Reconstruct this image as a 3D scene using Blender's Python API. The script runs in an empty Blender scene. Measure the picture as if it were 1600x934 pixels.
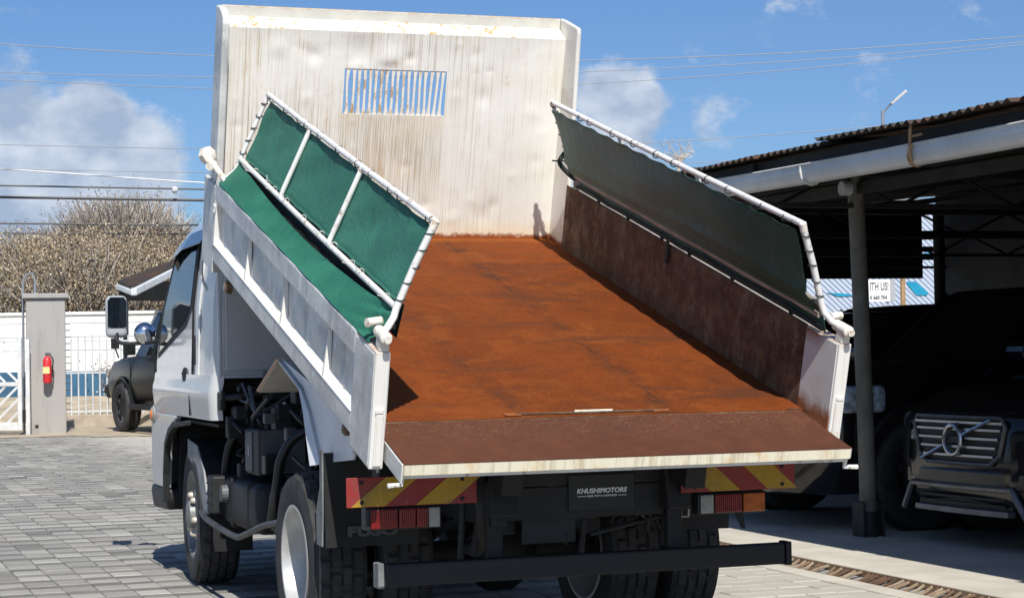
import bpy, bmesh, math, random
from math import sin, cos, pi, radians, sqrt, atan2
from mathutils import Vector, Matrix
random.seed(7)
SC = bpy.context.scene
COL = SC.collection

# ------------------------------------------------------------------ camera
CF = 3112.847; CP = Vector((-2.7564, -6.6148, 1.2277))
YAW, PITCH, ROLL = 0.3438, 0.0228, -0.0162
Fv = Vector((sin(YAW)*cos(PITCH), cos(YAW)*cos(PITCH), sin(PITCH)))
Rv = Vector((cos(YAW), -sin(YAW), 0)); Uv = Rv.cross(Fv)
Rv, Uv = Rv*cos(ROLL)+Uv*sin(ROLL), -Rv*sin(ROLL)+Uv*cos(ROLL)
cd = bpy.data.cameras.new('camera'); cam = bpy.data.objects.new('camera', cd); COL.objects.link(cam)
cd.sensor_width = 36; cd.lens = CF*36/1600; cd.clip_start = .1; cd.clip_end = 3000
cam.matrix_world = Matrix(((Rv.x, Uv.x, -Fv.x, CP.x), (Rv.y, Uv.y, -Fv.y, CP.y), (Rv.z, Uv.z, -Fv.z, CP.z), (0, 0, 0, 1)))
SC.camera = cam
def at(px, py, d):            # a point of the place at depth d along a sight line (survey helper)
    return CP + (Rv*((px-800)/CF) - Uv*((py-467)/CF) + Fv)*d
def pix(P):
    q = Vector(P)-CP; z = q.dot(Fv)
    return (800+CF*q.dot(Rv)/z, 467-CF*q.dot(Uv)/z, z)

# ------------------------------------------------------------------ light
SUN = Vector((0.095, 0.58, -0.605)).normalized()      # direction the light travels
el = math.asin(-SUN.z); az = atan2(-SUN.x, -SUN.y)    # azimuth of the sun clockwise from +Y
sl = bpy.data.lights.new('sun', 'SUN'); sl.energy = 5.0; sl.angle = radians(.5); sl.color = (1, .965, .905)
so = bpy.data.objects.new('sun', sl); COL.objects.link(so); so.rotation_euler = SUN.to_track_quat('-Z', 'Y').to_euler()
w = bpy.data.worlds.new('World'); SC.world = w; w.use_nodes = True
wn = w.node_tree; wn.nodes.clear()
def wnode(t, **k):
    n = wn.nodes.new(t)
    for a, b in k.items(): setattr(n, a, b)
    return n
def wl(a, b): wn.links.new(a, b)
sky = wnode('ShaderNodeTexSky', sky_type='NISHITA', sun_disc=False, sun_elevation=el, sun_rotation=az, altitude=0)
sky.air_density = .85; sky.dust_density = .8; sky.ozone_density = 10
tc = wnode('ShaderNodeTexCoord')
nz = wnode('ShaderNodeTexNoise'); nz.inputs['Scale'].default_value = 21; nz.inputs['Detail'].default_value = 9; nz.inputs['Roughness'].default_value = .62
mp = wnode('ShaderNodeMapping'); mp.inputs['Scale'].default_value = (1, 1, 1.5)
wl(tc.outputs['Generated'], mp.inputs[0]); wl(mp.outputs[0], nz.inputs['Vector'])
def blob(px, py, r0, r1, gain):     # a cloud bank standing in one direction of the sky
    d = (at(px, py, 1)-CP).normalized()
    v = wnode('ShaderNodeVectorMath', operation='DISTANCE'); v.inputs[1].default_value = d
    nrm = wnode('ShaderNodeVectorMath', operation='NORMALIZE'); wl(tc.outputs['Generated'], nrm.inputs[0]); wl(nrm.outputs[0], v.inputs[0])
    m = wnode('ShaderNodeMapRange', interpolation_type='SMOOTHSTEP'); m.inputs[1].default_value = r1; m.inputs[2].default_value = r0
    m.inputs[3].default_value = 0; m.inputs[4].default_value = gain; wl(v.outputs['Value'], m.inputs[0]); return m.outputs[0]
acc = nz.outputs['Fac']
for b in [(40, 260, .026, .062, .44), (200, 275, .018, .046, .40), (150, 165, .005, .022, .34), (970, 165, .012, .034, .40), (1120, 200, .006, .03, .22),
          (950, 270, .01, .05, .3), (-250, 300, .03, .09, .36), (1340, 70, .004, .05, .10), (-700, 330, .04, .12, .24), (2100, 250, .03, .12, .22), (600, 320, .02, .08, .2),
          (1500, 15, .004, .05, .09), (2900, 200, .05, .2, .25), (-1700, 250, .05, .2, .25)]:
    a = wnode('ShaderNodeMath', operation='ADD'); wl(acc, a.inputs[0]); wl(blob(*b), a.inputs[1]); acc = a.outputs[0]
cr = wnode('ShaderNodeMapRange', interpolation_type='SMOOTHSTEP'); cr.inputs[1].default_value = .60; cr.inputs[2].default_value = .80; wl(acc, cr.inputs[0])
n2 = wnode('ShaderNodeTexNoise'); n2.inputs['Scale'].default_value = 38; n2.inputs['Detail'].default_value = 5; wl(mp.outputs[0], n2.inputs['Vector'])
cc = wnode('ShaderNodeValToRGB'); cc.color_ramp.elements[0].position = .36; cc.color_ramp.elements[0].color = (3.6, 4.5, 6.0, 1); cc.color_ramp.elements[1].position = .66; cc.color_ramp.elements[1].color = (6.6, 7.2, 8.2, 1)
wl(n2.outputs['Fac'], cc.inputs[0])
cf = wnode('ShaderNodeMath', operation='MULTIPLY'); cf.inputs[1].default_value = .93; wl(cr.outputs[0], cf.inputs[0])
mx = wnode('ShaderNodeMix', data_type='RGBA'); wl(cf.outputs[0], mx.inputs[0]); wl(sky.outputs[0], mx.inputs[6]); wl(cc.outputs[0], mx.inputs[7])
bg = wnode('ShaderNodeBackground'); bg.inputs[1].default_value = .1; wl(mx.outputs[2], bg.inputs[0])
wo_ = wnode('ShaderNodeOutputWorld'); wl(bg.outputs[0], wo_.inputs[0])
SC.view_settings.view_transform = 'Standard'; SC.view_settings.look = 'None'; SC.view_settings.gamma = 1
SC.view_settings.use_curve_mapping = False; SC.view_settings.exposure = 0.1

# ------------------------------------------------------------------ materials
MATS = {}
class NM:
    def __init__(s, name, rough=.6, metal=0, spec=.5):
        s.m = bpy.data.materials.new(name); s.m.use_nodes = True; s.t = s.m.node_tree
        s.b = s.t.nodes['Principled BSDF']; s.b.inputs['Roughness'].default_value = rough; s.b.inputs['Metallic'].default_value = metal
        s.b.inputs['Specular IOR Level'].default_value = spec
        s.tc = s.t.nodes.new('ShaderNodeTexCoord'); MATS[name] = s.m
    def n(s, t, **k):
        n = s.t.nodes.new(t)
        for a, b in k.items(): setattr(n, a, b)
        return n
    def l(s, a, b): s.t.links.new(a, b)
    def noise(s, scale, detail=6, rough=.6, stretch=(1, 1, 1), src=None, dist=0, loc=(0, 0, 0)):
        mp = s.n('ShaderNodeMapping'); mp.inputs['Scale'].default_value = stretch; mp.inputs['Location'].default_value = loc
        s.l(src or s.tc.outputs['Object'], mp.inputs[0])
        n = s.n('ShaderNodeTexNoise'); n.inputs['Scale'].default_value = scale; n.inputs['Detail'].default_value = detail; n.inputs['Roughness'].default_value = rough
        n.inputs['Distortion'].default_value = dist; s.l(mp.outputs[0], n.inputs['Vector']); return n.outputs['Fac']
    def rng(s, v, a, b, lo=0, hi=1, smooth=True):
        m = s.n('ShaderNodeMapRange', interpolation_type='SMOOTHSTEP' if smooth else 'LINEAR')
        for i, x in ((1, a), (2, b), (3, lo), (4, hi)): m.inputs[i].default_value = x
        s.l(v, m.inputs[0]); return m.outputs[0]
    def math(s, op, a, b=None):
        m = s.n('ShaderNodeMath', operation=op)
        for i, x in ((0, a), (1, b)):
            if x is None: continue
            if isinstance(x, (int, float)): m.inputs[i].default_value = x
            else: s.l(x, m.inputs[i])
        return m.outputs[0]
    def mix(s, f, a, b):
        m = s.n('ShaderNodeMix', data_type='RGBA')
        if isinstance(f, (int, float)): m.inputs[0].default_value = f
        else: s.l(f, m.inputs[0])
        for i, x in ((6, a), (7, b)):
            if isinstance(x, tuple): m.inputs[i].default_value = (*x, 1)
            else: s.l(x, m.inputs[i])
        return m.outputs[2]
    def ramp(s, v, stops):
        r = s.n('ShaderNodeValToRGB'); e = r.color_ramp.elements
        while len(e) < len(stops): e.new(.5)
        for x, (p, c) in zip(e, stops): x.position = p; x.color = (*c, 1)
        s.l(v, r.inputs[0]); return r.outputs[0]
    def sep(s): 
        x = s.n('ShaderNodeSeparateXYZ'); s.l(s.tc.outputs['Object'], x.inputs[0]); return x.outputs
    def rand(s):
        a = s.n('ShaderNodeNewGeometry').outputs['Random Per Island']; b = s.n('ShaderNodeObjectInfo').outputs['Random']
        return s.math('FRACT', s.math('ADD', a, b))
    def col(s, c):
        if isinstance(c, tuple): s.b.inputs['Base Color'].default_value = (*c, 1)
        else: s.l(c, s.b.inputs['Base Color'])
        return s
    def bump(s, h, strength=.3, dist=.01):
        b = s.n('ShaderNodeBump'); b.inputs['Strength'].default_value = strength; b.inputs['Distance'].default_value = dist
        s.l(h, b.inputs['Height']); s.l(b.outputs[0], s.b.inputs['Normal']); return s
    def rgh(s, v): s.l(v, s.b.inputs['Roughness']); return s

def simple(name, c, rough=.6, metal=0, var=.25, scale=8, spec=.5, bumpk=0):
    m = NM(name, rough, metal, spec)
    f = m.noise(scale); d = tuple(x*(1-var) for x in c); u = tuple(min(1, x*(1+var)) for x in c)
    m.col(m.mix(m.rng(f, .3, .7), d, u))
    if bumpk: m.bump(m.noise(scale*12), bumpk, .004)
    return m.m
simple('rubber', (.038, .038, .038), .8, var=.3, scale=14, bumpk=.2)
simple('rubber_dusty', (.12, .115, .105), .9, var=.35, scale=10, bumpk=.3)
simple('chassis_black', (.0075, .0075, .008), .65, var=.4, scale=12, bumpk=.15)
simple('black_plastic', (.014, .014, .015), .5, var=.2)
simple('grey_plastic', (.10, .104, .108), .55, var=.2)
simple('hose_black', (.012, .012, .012), .4, var=.3)
simple('steel_grey', (.10, .10, .10), .5, .3, var=.2, bumpk=.1)
simple('galv', (.42, .43, .44), .4, .7, var=.2)
simple('chrome', (.8, .8, .8), .08, 1, var=.03)
simple('tank_black', (.012, .0125, .0135), .58, var=.35, scale=5)
simple('plate_black', (.008, .008, .008), .5, var=.1)
simple('print_white', (.8, .8, .8), .6, var=.02)
simple('print_grey', (.07, .07, .07), .6, var=.1)
simple('cord_dark', (.02, .03, .028), .8, var=.3)
simple('cord_white', (.6, .6, .56), .8, var=.2)
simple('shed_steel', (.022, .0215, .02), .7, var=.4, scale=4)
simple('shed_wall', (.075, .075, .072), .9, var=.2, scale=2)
simple('pole_paint', (.17, .16, .135), .7, var=.3, scale=5, bumpk=.2)
simple('gutter_paint', (.60, .63, .65), .4, var=.12, scale=3)
def m_wall(name, c, d, sc):
    m = NM(name, .88); a = m.rng(m.noise(1, 6, .7, sc), .50, .68); b = m.rng(m.noise(.9, 6, .65), .45, .7); m.col(m.mix(m.math('MULTIPLY', a, .5), m.mix(m.math('MULTIPLY', b, .5), c, tuple(x*.9 for x in c)), d)); m.bump(m.noise(30, 5), .2, .005)
m_wall('wall_white', (.80, .80, .78), (.58, .56, .52), (6, 6, .7))
simple('wall_blue', (.035, .11, .19), .8, var=.2, scale=1.5)
simple('fence_white', (.62, .62, .6), .6, var=.12, scale=6)
m_wall('concrete_pillar', (.36, .345, .32), (.24, .225, .205), (7, 7, .9))
simple('plinth', (.40, .34, .26), .95, var=.2, scale=4, bumpk=.3)
simple('red_paint', (.62, .03, .035), .4, var=.1)
simple('label_cream', (.75, .6, .25), .6, var=.1)
simple('car_black', (.009, .0095, .011), .10, var=.1, spec=.6)
simple('car_green', (.012, .0145, .012), .3, var=.15, spec=.3)
simple('chrome_dim', (.42, .44, .47), .22, .9, var=.1)
simple('car_gloss', (.02, .02, .021), .08, var=.1, spec=.6)
simple('trim_black', (.008, .008, .009), .6, var=.2)
simple('rim_grey', (.09, .09, .09), .4, .4, var=.2)
simple('skid_grey', (.16, .165, .18), .4, .5, var=.2)
simple('trim_silver', (.26, .27, .29), .35, .8, var=.15)
simple('car_glass', (.006, .007, .008), .06, var=.05)
simple('wood_old', (.34, .22, .11), .9, var=.3, scale=12)
simple('rope_straw', (.36, .24, .13), .9, var=.3, scale=20)
simple('bark', (.16, .13, .1), .95, var=.35, scale=6, bumpk=.4)
simple('lamp_head', (.55, .55, .55), .4, var=.1)
simple('cable', (.11, .11, .11), .6, var=.1)
simple('cable_pale', (.30, .30, .30), .6, var=.1)
simple('lens_red', (.17, .010, .010), .18, var=.25, scale=30)
simple('lens_red2', (.16, .01, .009), .18, var=.25, scale=30)
simple('lens_orange', (.42, .10, .012), .18, var=.25, scale=30)
simple('lens_clear', (.30, .30, .27), .25, var=.2, scale=25)
for nm_ in ('lens_red', 'lens_red2', 'lens_orange', 'lens_clear'):
    mm_ = MATS[nm_]; t_ = mm_.node_tree; wv_ = t_.nodes.new('ShaderNodeTexWave'); wv_.inputs['Scale'].default_value = 38; wv_.bands_direction = 'X'; tcn = t_.nodes.new('ShaderNodeTexCoord'); t_.links.new(tcn.outputs['Object'], wv_.inputs[0])
    bn_ = t_.nodes.new('ShaderNodeBump'); bn_.inputs['Strength'].default_value = .35; bn_.inputs['Distance'].default_value = .01; t_.links.new(wv_.outputs['Fac'], bn_.inputs['Height']); t_.links.new(bn_.outputs[0], t_.nodes['Principled BSDF'].inputs['Normal'])
simple('lamp_blue', (.42, .5, .6), .12, var=.5, scale=18)
simple('lens_brown', (.16, .10, .05), .2, var=.4, scale=25)
simple('amber', (.75, .2, .03), .2, var=.15, scale=20)
simple('sign_white', (.82, .82, .80), .6, var=.03)
simple('sign_grey', (.35, .36, .38), .6, var=.05)
simple('sign_teal', (.0, .26, .42), .5, var=.1)
simple('sign_ink', (.12, .13, .14), .6, var=.05)
simple('soil', (.42, .35, .25), 1, var=.25, scale=3, bumpk=.4)
simple('concrete_apron', (.56, .52, .44), .9, var=.12, scale=2.2, bumpk=.15)
simple('drain_dark', (.02, .016, .013), .95, var=.4, scale=8)
simple('ground_far', (.30, .29, .27), .95, var=.15, scale=.6)
simple('leaf_plant', (.1, .12, .05), .7, var=.4)
def glass(name, c=(.02, .025, .03)):
    m = NM(name, .03, 0, .6); m.col(c); return m.m
glass('glass_dark', (.012, .016, .02)); glass('mirror_dark', (.004, .007, .012))
# ribbed white sheet wall
def m_pipe():     # white tube paint with rust nibbles
    m = NM('pipe_white', .5); a = m.rng(m.noise(26, 8, .75), .57, .64); b = m.rng(m.noise(3), .3, .7); d = m.rng(m.noise(8, 7, .7), .5, .68)
    m.col(m.mix(m.math('MULTIPLY', a, .85), m.mix(m.math('MULTIPLY', d, .45), m.mix(b, (.72, .71, .67), (.82, .81, .78)), (.5, .46, .40)), (.24, .13, .07))); m.bump(m.noise(60), .15, .003)
m_pipe()
def m_bracket():
    m = NM('bracket_cream', .6); a = m.rng(m.noise(30, 8, .75), .52, .64); m.col(m.mix(m.math('MULTIPLY', a, .8), (.80, .76, .66), (.38, .20, .08))); m.bump(m.noise(80), .25, .004)
m_bracket()
def m_board():    # streaked white head board, coordinates of the bed: x across, y along, z up the board
    m = NM('board_streaked', .55)
    X, Yc, Zc = m.sep()
    st = m.noise(1, 6, .7, (95, 1, 1.1)); st2 = m.noise(1, 5, .7, (210, 1, 1.7), loc=(9, 0, 3)); st3 = m.noise(1, 4, .6, (60, 1, .7), loc=(3, 0, 5)); big = m.noise(2.0, 4, .6)
    s1 = m.math('MULTIPLY', m.rng(st, .53, .61), m.rng(big, .40, .58))
    s2 = m.math('MULTIPLY', m.rng(st2, .54, .62), m.rng(m.noise(2.6, 4, .6, loc=(4, 4, 4)), .36, .58))
    s3 = m.math('MULTIPLY', m.rng(st3, .56, .66), .6)
    inx = m.math('MULTIPLY', m.rng(X, -.31, -.25), m.rng(X, .30, .23)); bel = m.math('MULTIPLY', m.rng(Zc, .66, .60), m.rng(Zc, .0, .4))
    under = m.math('MULTIPLY', m.math('MULTIPLY', inx, bel), m.rng(st2, .42, .58))
    streak = m.math('MAXIMUM', m.math('MAXIMUM', s1, s2), m.math('MAXIMUM', s3, m.math('MULTIPLY', under, .9)))
    base = m.mix(m.rng(m.noise(4, 6, .6), .35, .7), (.85, .835, .76), (.79, .77, .685))
    grey = m.math('MULTIPLY', m.rng(m.math('ADD', Zc, m.math('MULTIPLY', m.noise(5, 6, .7), .5)), 1.05, 1.4), .4)
    base = m.mix(grey, base, (.52, .50, .46))
    tone = m.mix(m.rng(m.noise(3, 3, loc=(7, 1, 2)), .4, .6), (.36, .30, .21), (.47, .34, .16))
    streak = m.math('MULTIPLY', streak, m.rng(m.math('ADD', X, m.math('MULTIPLY', m.noise(1.6, 4, .6), .9)), 1.15, .40, .45, 1)); col = m.mix(m.math('MULTIPLY', streak, .85), base, tone)
    spot = m.rng(m.noise(44, 5, .65), .68, .74); col = m.mix(m.math('MULTIPLY', spot, .75), col, (.26, .17, .10))
    ru = m.math('MULTIPLY', m.rng(m.noise(22, 8, .75, (1, 1, .6)), .55, .66), m.rng(m.noise(2.4, 3, loc=(1, 2, 9)), .48, .62)); col = m.mix(m.math('MULTIPLY', ru, .55), col, (.58, .40, .19))
    edge = m.math('ADD', Zc, m.math('MULTIPLY', m.noise(16, 8, .8), -.09))
    col = m.mix(m.math('MULTIPLY', m.rng(edge, .07, .0), .35), col, (.84, .66, .36))
    col = m.mix(m.rng(edge, -.012, -.035), col, (.30, .085, .022))
    m.col(col); m.bump(m.noise(9, 4), .08, .01)
m_board()
def m_header():
    m = NM('header_paint', .55); a = m.rng(m.noise(1, 5, .7, (30, 1, 10)), .54, .70); b = m.math('MULTIPLY', m.rng(m.noise(26, 8, .8, (1, 1, .5)), .49, .60), m.rng(m.noise(2.6), .40, .54))
    m.col(m.mix(b, m.mix(m.math('MULTIPLY', a, .35), (.83, .80, .71), (.6, .5, .33)), (.50, .32, .13)))
m_header()
def m_lip():
    m = NM('lip_paint', .6); X, Yc, Zc = m.sep(); r = m.rng(m.math('ADD', Zc, m.math('MULTIPLY', m.noise(24, 7, .75), .03)), 1.118, 1.130); m.col(m.mix(m.math('MULTIPLY', r, .8), m.mix(m.rng(m.noise(9, 6), .4, .65), (.60, .585, .52), (.68, .66, .58)), (.50, .31, .11)))
m_lip()
def m_rust(name, c0, c1, c2, stain=(.05, .025, .015), scr=0, rough=.85, along=(1, .5, 1), mott=0):
    m = NM(name, rough, 0, .12)
    a = m.noise(1.6, 8, .62, along); b = m.noise(11, 8, .7); c = m.noise(70, 4, .7)
    col = m.mix(m.rng(a, .34, .66), c0, c1); col = m.mix(m.math('MULTIPLY', m.rng(b, .42, .7), .55), col, c2)
    col = m.mix(m.math('MULTIPLY', m.rng(m.noise(2.3, 9, .66, (1, .6, 1), loc=(3, 1, 0), dist=.6), .52, .70), .5), col, stain)
    col = m.mix(m.math('MULTIPLY', m.rng(c, .45, .75), .22), col, c1)
    if mott:
        col = m.mix(m.math('MULTIPLY', m.rng(m.noise(15, 8, .78, loc=(2, 2, 2)), .50, .64), mott), col, (.27, .14, .06)); col = m.mix(m.math('MULTIPLY', m.rng(m.noise(7, 8, .75, (1, 1, .6), loc=(6, 1, 2)), .52, .64), mott*.8), col, (.30, .25, .17))
    if scr:
        col = m.mix(m.math('MULTIPLY', m.math('MULTIPLY', m.rng(m.noise(48, 7, .85, (1, 2.2, 1), dist=1.6), .56, .64), m.rng(m.math('ADD', m.sep()[1], m.math('MULTIPLY', m.noise(4), .2)), -.22, .02)), scr), col, (.55, .36, .24))
    if name == 'rust_floor':
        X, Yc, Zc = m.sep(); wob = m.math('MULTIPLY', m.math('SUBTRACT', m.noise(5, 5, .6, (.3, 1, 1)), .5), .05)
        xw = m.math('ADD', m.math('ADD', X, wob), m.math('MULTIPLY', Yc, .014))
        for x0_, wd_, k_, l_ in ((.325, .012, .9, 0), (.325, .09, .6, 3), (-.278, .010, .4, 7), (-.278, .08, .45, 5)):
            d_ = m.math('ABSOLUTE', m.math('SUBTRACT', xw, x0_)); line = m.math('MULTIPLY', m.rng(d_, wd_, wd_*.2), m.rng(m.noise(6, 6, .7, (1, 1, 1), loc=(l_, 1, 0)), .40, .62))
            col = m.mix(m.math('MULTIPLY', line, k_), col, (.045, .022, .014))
        band = m.rng(m.noise(2.2, 7, .7, (.45, 2.2, 1), loc=(5, 2, 0)), .52, .66); col = m.mix(m.math('MULTIPLY', band, .62), col, (.075, .030, .015)); blo = m.rng(m.noise(3.4, 8, .7, (1, 1.3, 1), loc=(8, 8, 0), dist=.8), .50, .64); col = m.mix(m.math('MULTIPLY', blo, .5), col, (.245, .068, .0135)); gt = m.rng(m.noise(34, 6, .8), .56, .66); col = m.mix(m.math('MULTIPLY', gt, .5), col, (.07, .028, .014))
        scr_ = m.rng(m.noise(20, 6, .8, (1.6, .25, 1), dist=1.4), .62, .68); col = m.mix(m.math('MULTIPLY', scr_, .45), col, (.30, .13, .055))
        gr_ = m.noise(95, 4, .85); col = m.mix(m.math('MULTIPLY', m.rng(gr_, .5, .66), .34), col, (.30, .085, .018)); col = m.mix(m.math('MULTIPLY', m.rng(gr_, .5, .36), .36), col, (.06, .020, .009))
        front = m.rng(m.math('ADD', Yc, m.math('MULTIPLY', m.noise(9, 6, .7), .1)), 2.98, 3.10); col = m.mix(front, col, (.26, .075, .014))
    m.col(col); m.bump(m.math('ADD', c, m.math('MULTIPLY', b, .6)), .5, .004); return m
m_rust('rust_floor', (.150, .034, .0065), (.205, .048, .0085), (.105, .028, .009), (.055, .022, .012))
m_rust('rust_gate', (.112, .044, .025), (.092, .036, .021), (.14, .05, .026), (.066, .030, .020), scr=.6)
m_rust('rust_side', (.135, .085, .056), (.085, .048, .034), (.26, .20, .13), (.045, .026, .02), along=(1, .4, 1), mott=.6)
simple('rust_bright', (.27, .085, .02), .9, var=.3, scale=30)
def m_gateedge():
    m = NM('gate_edge_cream', .6); a = m.rng(m.noise(1, 4, .6, (55, 1, 4)), .45, .68); b = m.rng(m.noise(7, 7, .7), .52, .68)
    m.col(m.mix(m.math('MULTIPLY', b, .6), m.mix(m.math('MULTIPLY', a, .55), (.82, .76, .58), (.45, .36, .22)), (.7, .42, .16)))
m_gateedge()
def m_side():     # tired grey-white side board paint
    m = NM('side_paint', .42)
    a = m.noise(3.2, 8, .65, (1, .7, 1.6)); b = m.noise(6, 8, .7, (1, 2.2, .8), dist=1.2); c = m.noise(30, 6, .7); d = m.noise(9, 7, .7, (1, 1.6, .5), loc=(3, 3, 3), dist=.6)
    col = m.mix(m.rng(a, .36, .64), (.70, .70, .66), (.46, .465, .45)); col = m.mix(m.math('MULTIPLY', m.rng(d, .50, .66), .6), col, (.33, .335, .33)); col = m.mix(m.math('MULTIPLY', m.rng(b, .55, .66), .75), col, (.84, .84, .80))
    col = m.mix(m.math('MULTIPLY', m.rng(c, .64, .72), .7), col, (.3, .2, .13))
    m.col(col); m.bump(m.noise(6, 4), .3, .012)
m_side()
def m_post():
    m = NM('post_paint', .5); a = m.rng(m.noise(18, 8, .72), .60, .70); b = m.rng(m.noise(1, 4, .6, (60, 60, 3)), .55, .7)
    X, Yc, Zc = m.sep()
    top = m.rng(m.math('ADD', Zc, m.math('MULTIPLY', m.noise(30, 6, .7), .05)), .325, .355)
    col = m.mix(m.math('MULTIPLY', a, .6), m.mix(m.math('MULTIPLY', b, .4), (.82, .80, .74), (.65, .52, .33)), (.45, .26, .12)); m.col(m.mix(m.math('MULTIPLY', top, .7), col, (.42, .2, .08)))
m_post()
def m_innerpost():
    m = NM('inner_post_paint', .6); X, Yc, Zc = m.sep(); a = m.rng(m.noise(9, 8, .7), .5, .68)
    bot = m.rng(m.math('ADD', Zc, m.math('MULTIPLY', m.noise(14, 6, .7), -.12)), .03, -.05)
    tp = m.math('MULTIPLY', m.rng(m.math('ADD', Zc, m.math('MULTIPLY', m.noise(14, 6, .7), .1)), .30, .38), m.rng(Yc, .05, .2))
    col = m.mix(m.math('MULTIPLY', a, .35), (.60, .60, .57), (.46, .40, .30)); m.col(m.mix(m.math('MAXIMUM', bot, tp), col, (.26, .09, .03)))
m_innerpost()
def m_tarp(name, c, d):
    m = NM(name, .62, 0, .35); a = m.noise(2.6, 5, .6); m.col(m.mix(m.rng(a, .35, .68), c, d)); m.bump(m.math('ADD', m.math('ADD', m.noise(4, 5, .6, (1, 1.6, .6), dist=1.0), m.math('MULTIPLY', m.noise(17, 5, .7, (1, .5, 1.6), dist=1.5), .25)), m.math('MULTIPLY', m.noise(200, 2), .05)), .55, .03); return m
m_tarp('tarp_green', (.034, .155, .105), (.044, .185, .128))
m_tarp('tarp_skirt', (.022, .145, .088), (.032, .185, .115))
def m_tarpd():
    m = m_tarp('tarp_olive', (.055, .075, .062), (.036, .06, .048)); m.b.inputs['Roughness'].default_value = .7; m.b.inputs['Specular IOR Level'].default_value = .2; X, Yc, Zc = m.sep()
    sm = m.rng(m.noise(4, 7, .7, (1, 1, 2.4)), .54, .70); lit_fwd = m.rng(m.math('ADD', Yc, m.math('MULTIPLY', m.noise(2.5, 5, .6), 1.0)), .6, 2.6)  # sm: smears; second mask paints light caught on the forward cloth
    col = m.mix(m.rng(m.noise(2.2), .4, .65), (.030, .088, .062), (.046, .115, .084)); col = m.mix(m.math('MULTIPLY', lit_fwd, .85), col, (.20, .30, .255)); m.col(m.mix(m.math('MULTIPLY', sm, .35), col, (.15, .18, .165)))
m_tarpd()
def m_cab():
    m = NM('cab_paint', .22); a = m.noise(2, 4); m.col(m.mix(m.rng(a, .35, .7), (.54, .55, .545), (.62, .63, .62))); m.b.inputs['Coat Weight'].default_value = .4
    m.bump(m.noise(2.2, 2), .12, .03)
m_cab()
simple('fender_white', (.70, .72, .73), .4, var=.1, scale=4)
simple('rope_pale', (.42, .36, .30), .8, var=.2, scale=10)
simple('pipe_shaded', (.36, .31, .26), .7, var=.3, scale=8)  # tan copy of the white paint; shade on the right-hand rails put into colour
simple('grey_dark', (.075, .078, .08), .6, var=.2)
simple('visor_tint', (.03, .045, .06), .12, var=.1)
simple('mirror_shell', (.40, .42, .43), .35, var=.1)
simple('lens_dim', (.12, .115, .10), .3, var=.3, scale=25)
simple('guard_steel', (.075, .077, .078), .5, .3, var=.3)
simple('guard_grey', (.26, .27, .275), .6, var=.25, scale=7)
simple('fender_under', (.42, .40, .36), .8, var=.25, scale=6)
simple('wheel_silver', (.52, .52, .50), .4, .35, var=.15, scale=10)
simple('nut_pale', (.62, .55, .45), .5, .3, var=.3, scale=30)
simple('hub_grey', (.26, .26, .255), .5, .4, var=.3, scale=12)
def m_grimy(name, c, d=(.09, .075, .06)):
    m = NM(name, .5); g_ = m.rng(m.noise(11, 8, .75), .46, .72); sp_ = m.rng(m.noise(60, 5, .7), .62, .70); k_ = m.mix(m.math('MULTIPLY', g_, .45), c, d); m.col(m.mix(m.math('MULTIPLY', sp_, .6), k_, (.45, .3, .22)))
m_grimy('chev_red', (.25, .018, .015)); m_grimy('chev_yellow', (.40, .235, .006))
simple('bumper_black', (.0075, .008, .009), .6, var=.3, scale=6)
simple('flap_black', (.008, .008, .0085), .65, var=.3, scale=9)
simple('flap_edge', (.17, .175, .17), .8, var=.3, scale=9)
def m_pavers():
    for name, stops in (('paver', [(0, (.28, .270, .243)), (.35, (.325, .313, .282)), (.6, (.355, .342, .308)), (.88, (.395, .379, .34)), (1, (.46, .44, .395))]), ('paver_dark', [(0, (.15, .146, .131)), (.5, (.19, .184, .165)), (.85, (.23, .222, .2)), (1, (.27, .26, .233))])):
        m = NM(name, .92, 0, .3); gp = m.n('ShaderNodeNewGeometry').outputs['Position']; c = m.ramp(m.rand(), stops)
        c = m.mix(m.math('MULTIPLY', m.rng(m.noise(26, 7, .7, src=gp), .4, .75), .3), c, (.17, .165, .15))
        c = m.mix(m.math('MULTIPLY', m.rng(m.noise(.8, 6, .65, src=gp), .50, .68), .35), c, (.42, .38, .31))
        c = m.mix(m.math('MULTIPLY', m.rng(m.noise(1.7, 6, .7, src=gp, loc=(4, 9, 0)), .60, .70), .55), c, (.10, .095, .088))
        c = m.mix(m.math('MULTIPLY', m.rng(m.noise(.55, 5, .6, (1.6, .25, 1), src=gp, loc=(1, 2, 0)), .54, .66), .3), c, (.13, .125, .118))
        sx_ = m.n('ShaderNodeSeparateXYZ'); m.l(gp, sx_.inputs[0]); du = m.math('ADD', sx_.outputs[0], m.math('MULTIPLY', m.noise(1.3, 6, .6, src=gp), .8))
        c = m.mix(m.math('MULTIPLY', m.rng(du, .9, 2.2), .78), c, (.52, .49, .42)); m.col(c); m.bump(m.noise(120, 4, src=gp), .4, .003)
m_pavers()
def m_pavebed():
    m = NM('joint_sand', 1, 0, .2); m.col(m.mix(m.rng(m.noise(9, 7), .35, .7), (.15, .145, .13), (.24, .225, .2)))
m_pavebed()
def m_corr():
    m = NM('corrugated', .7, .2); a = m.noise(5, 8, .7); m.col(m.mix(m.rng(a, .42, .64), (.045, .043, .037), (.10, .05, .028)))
m_corr()
def m_leaf(name, stops):
    m = NM(name, .8, 0, .2); m.col(m.ramp(m.rand(), stops)); 
    return m
m_leaf('leaf_dry', [(0, (.06, .044, .027)), (.25, (.22, .165, .10)), (.6, (.42, .32, .20)), (.93, (.56, .45, .30)), (1, (.80, .70, .52))])
m_leaf('leaf_pale', [(0, (.09, .075, .058)), (.4, (.22, .185, .14)), (.8, (.40, .335, .25)), (1, (.62, .54, .42))])
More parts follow.
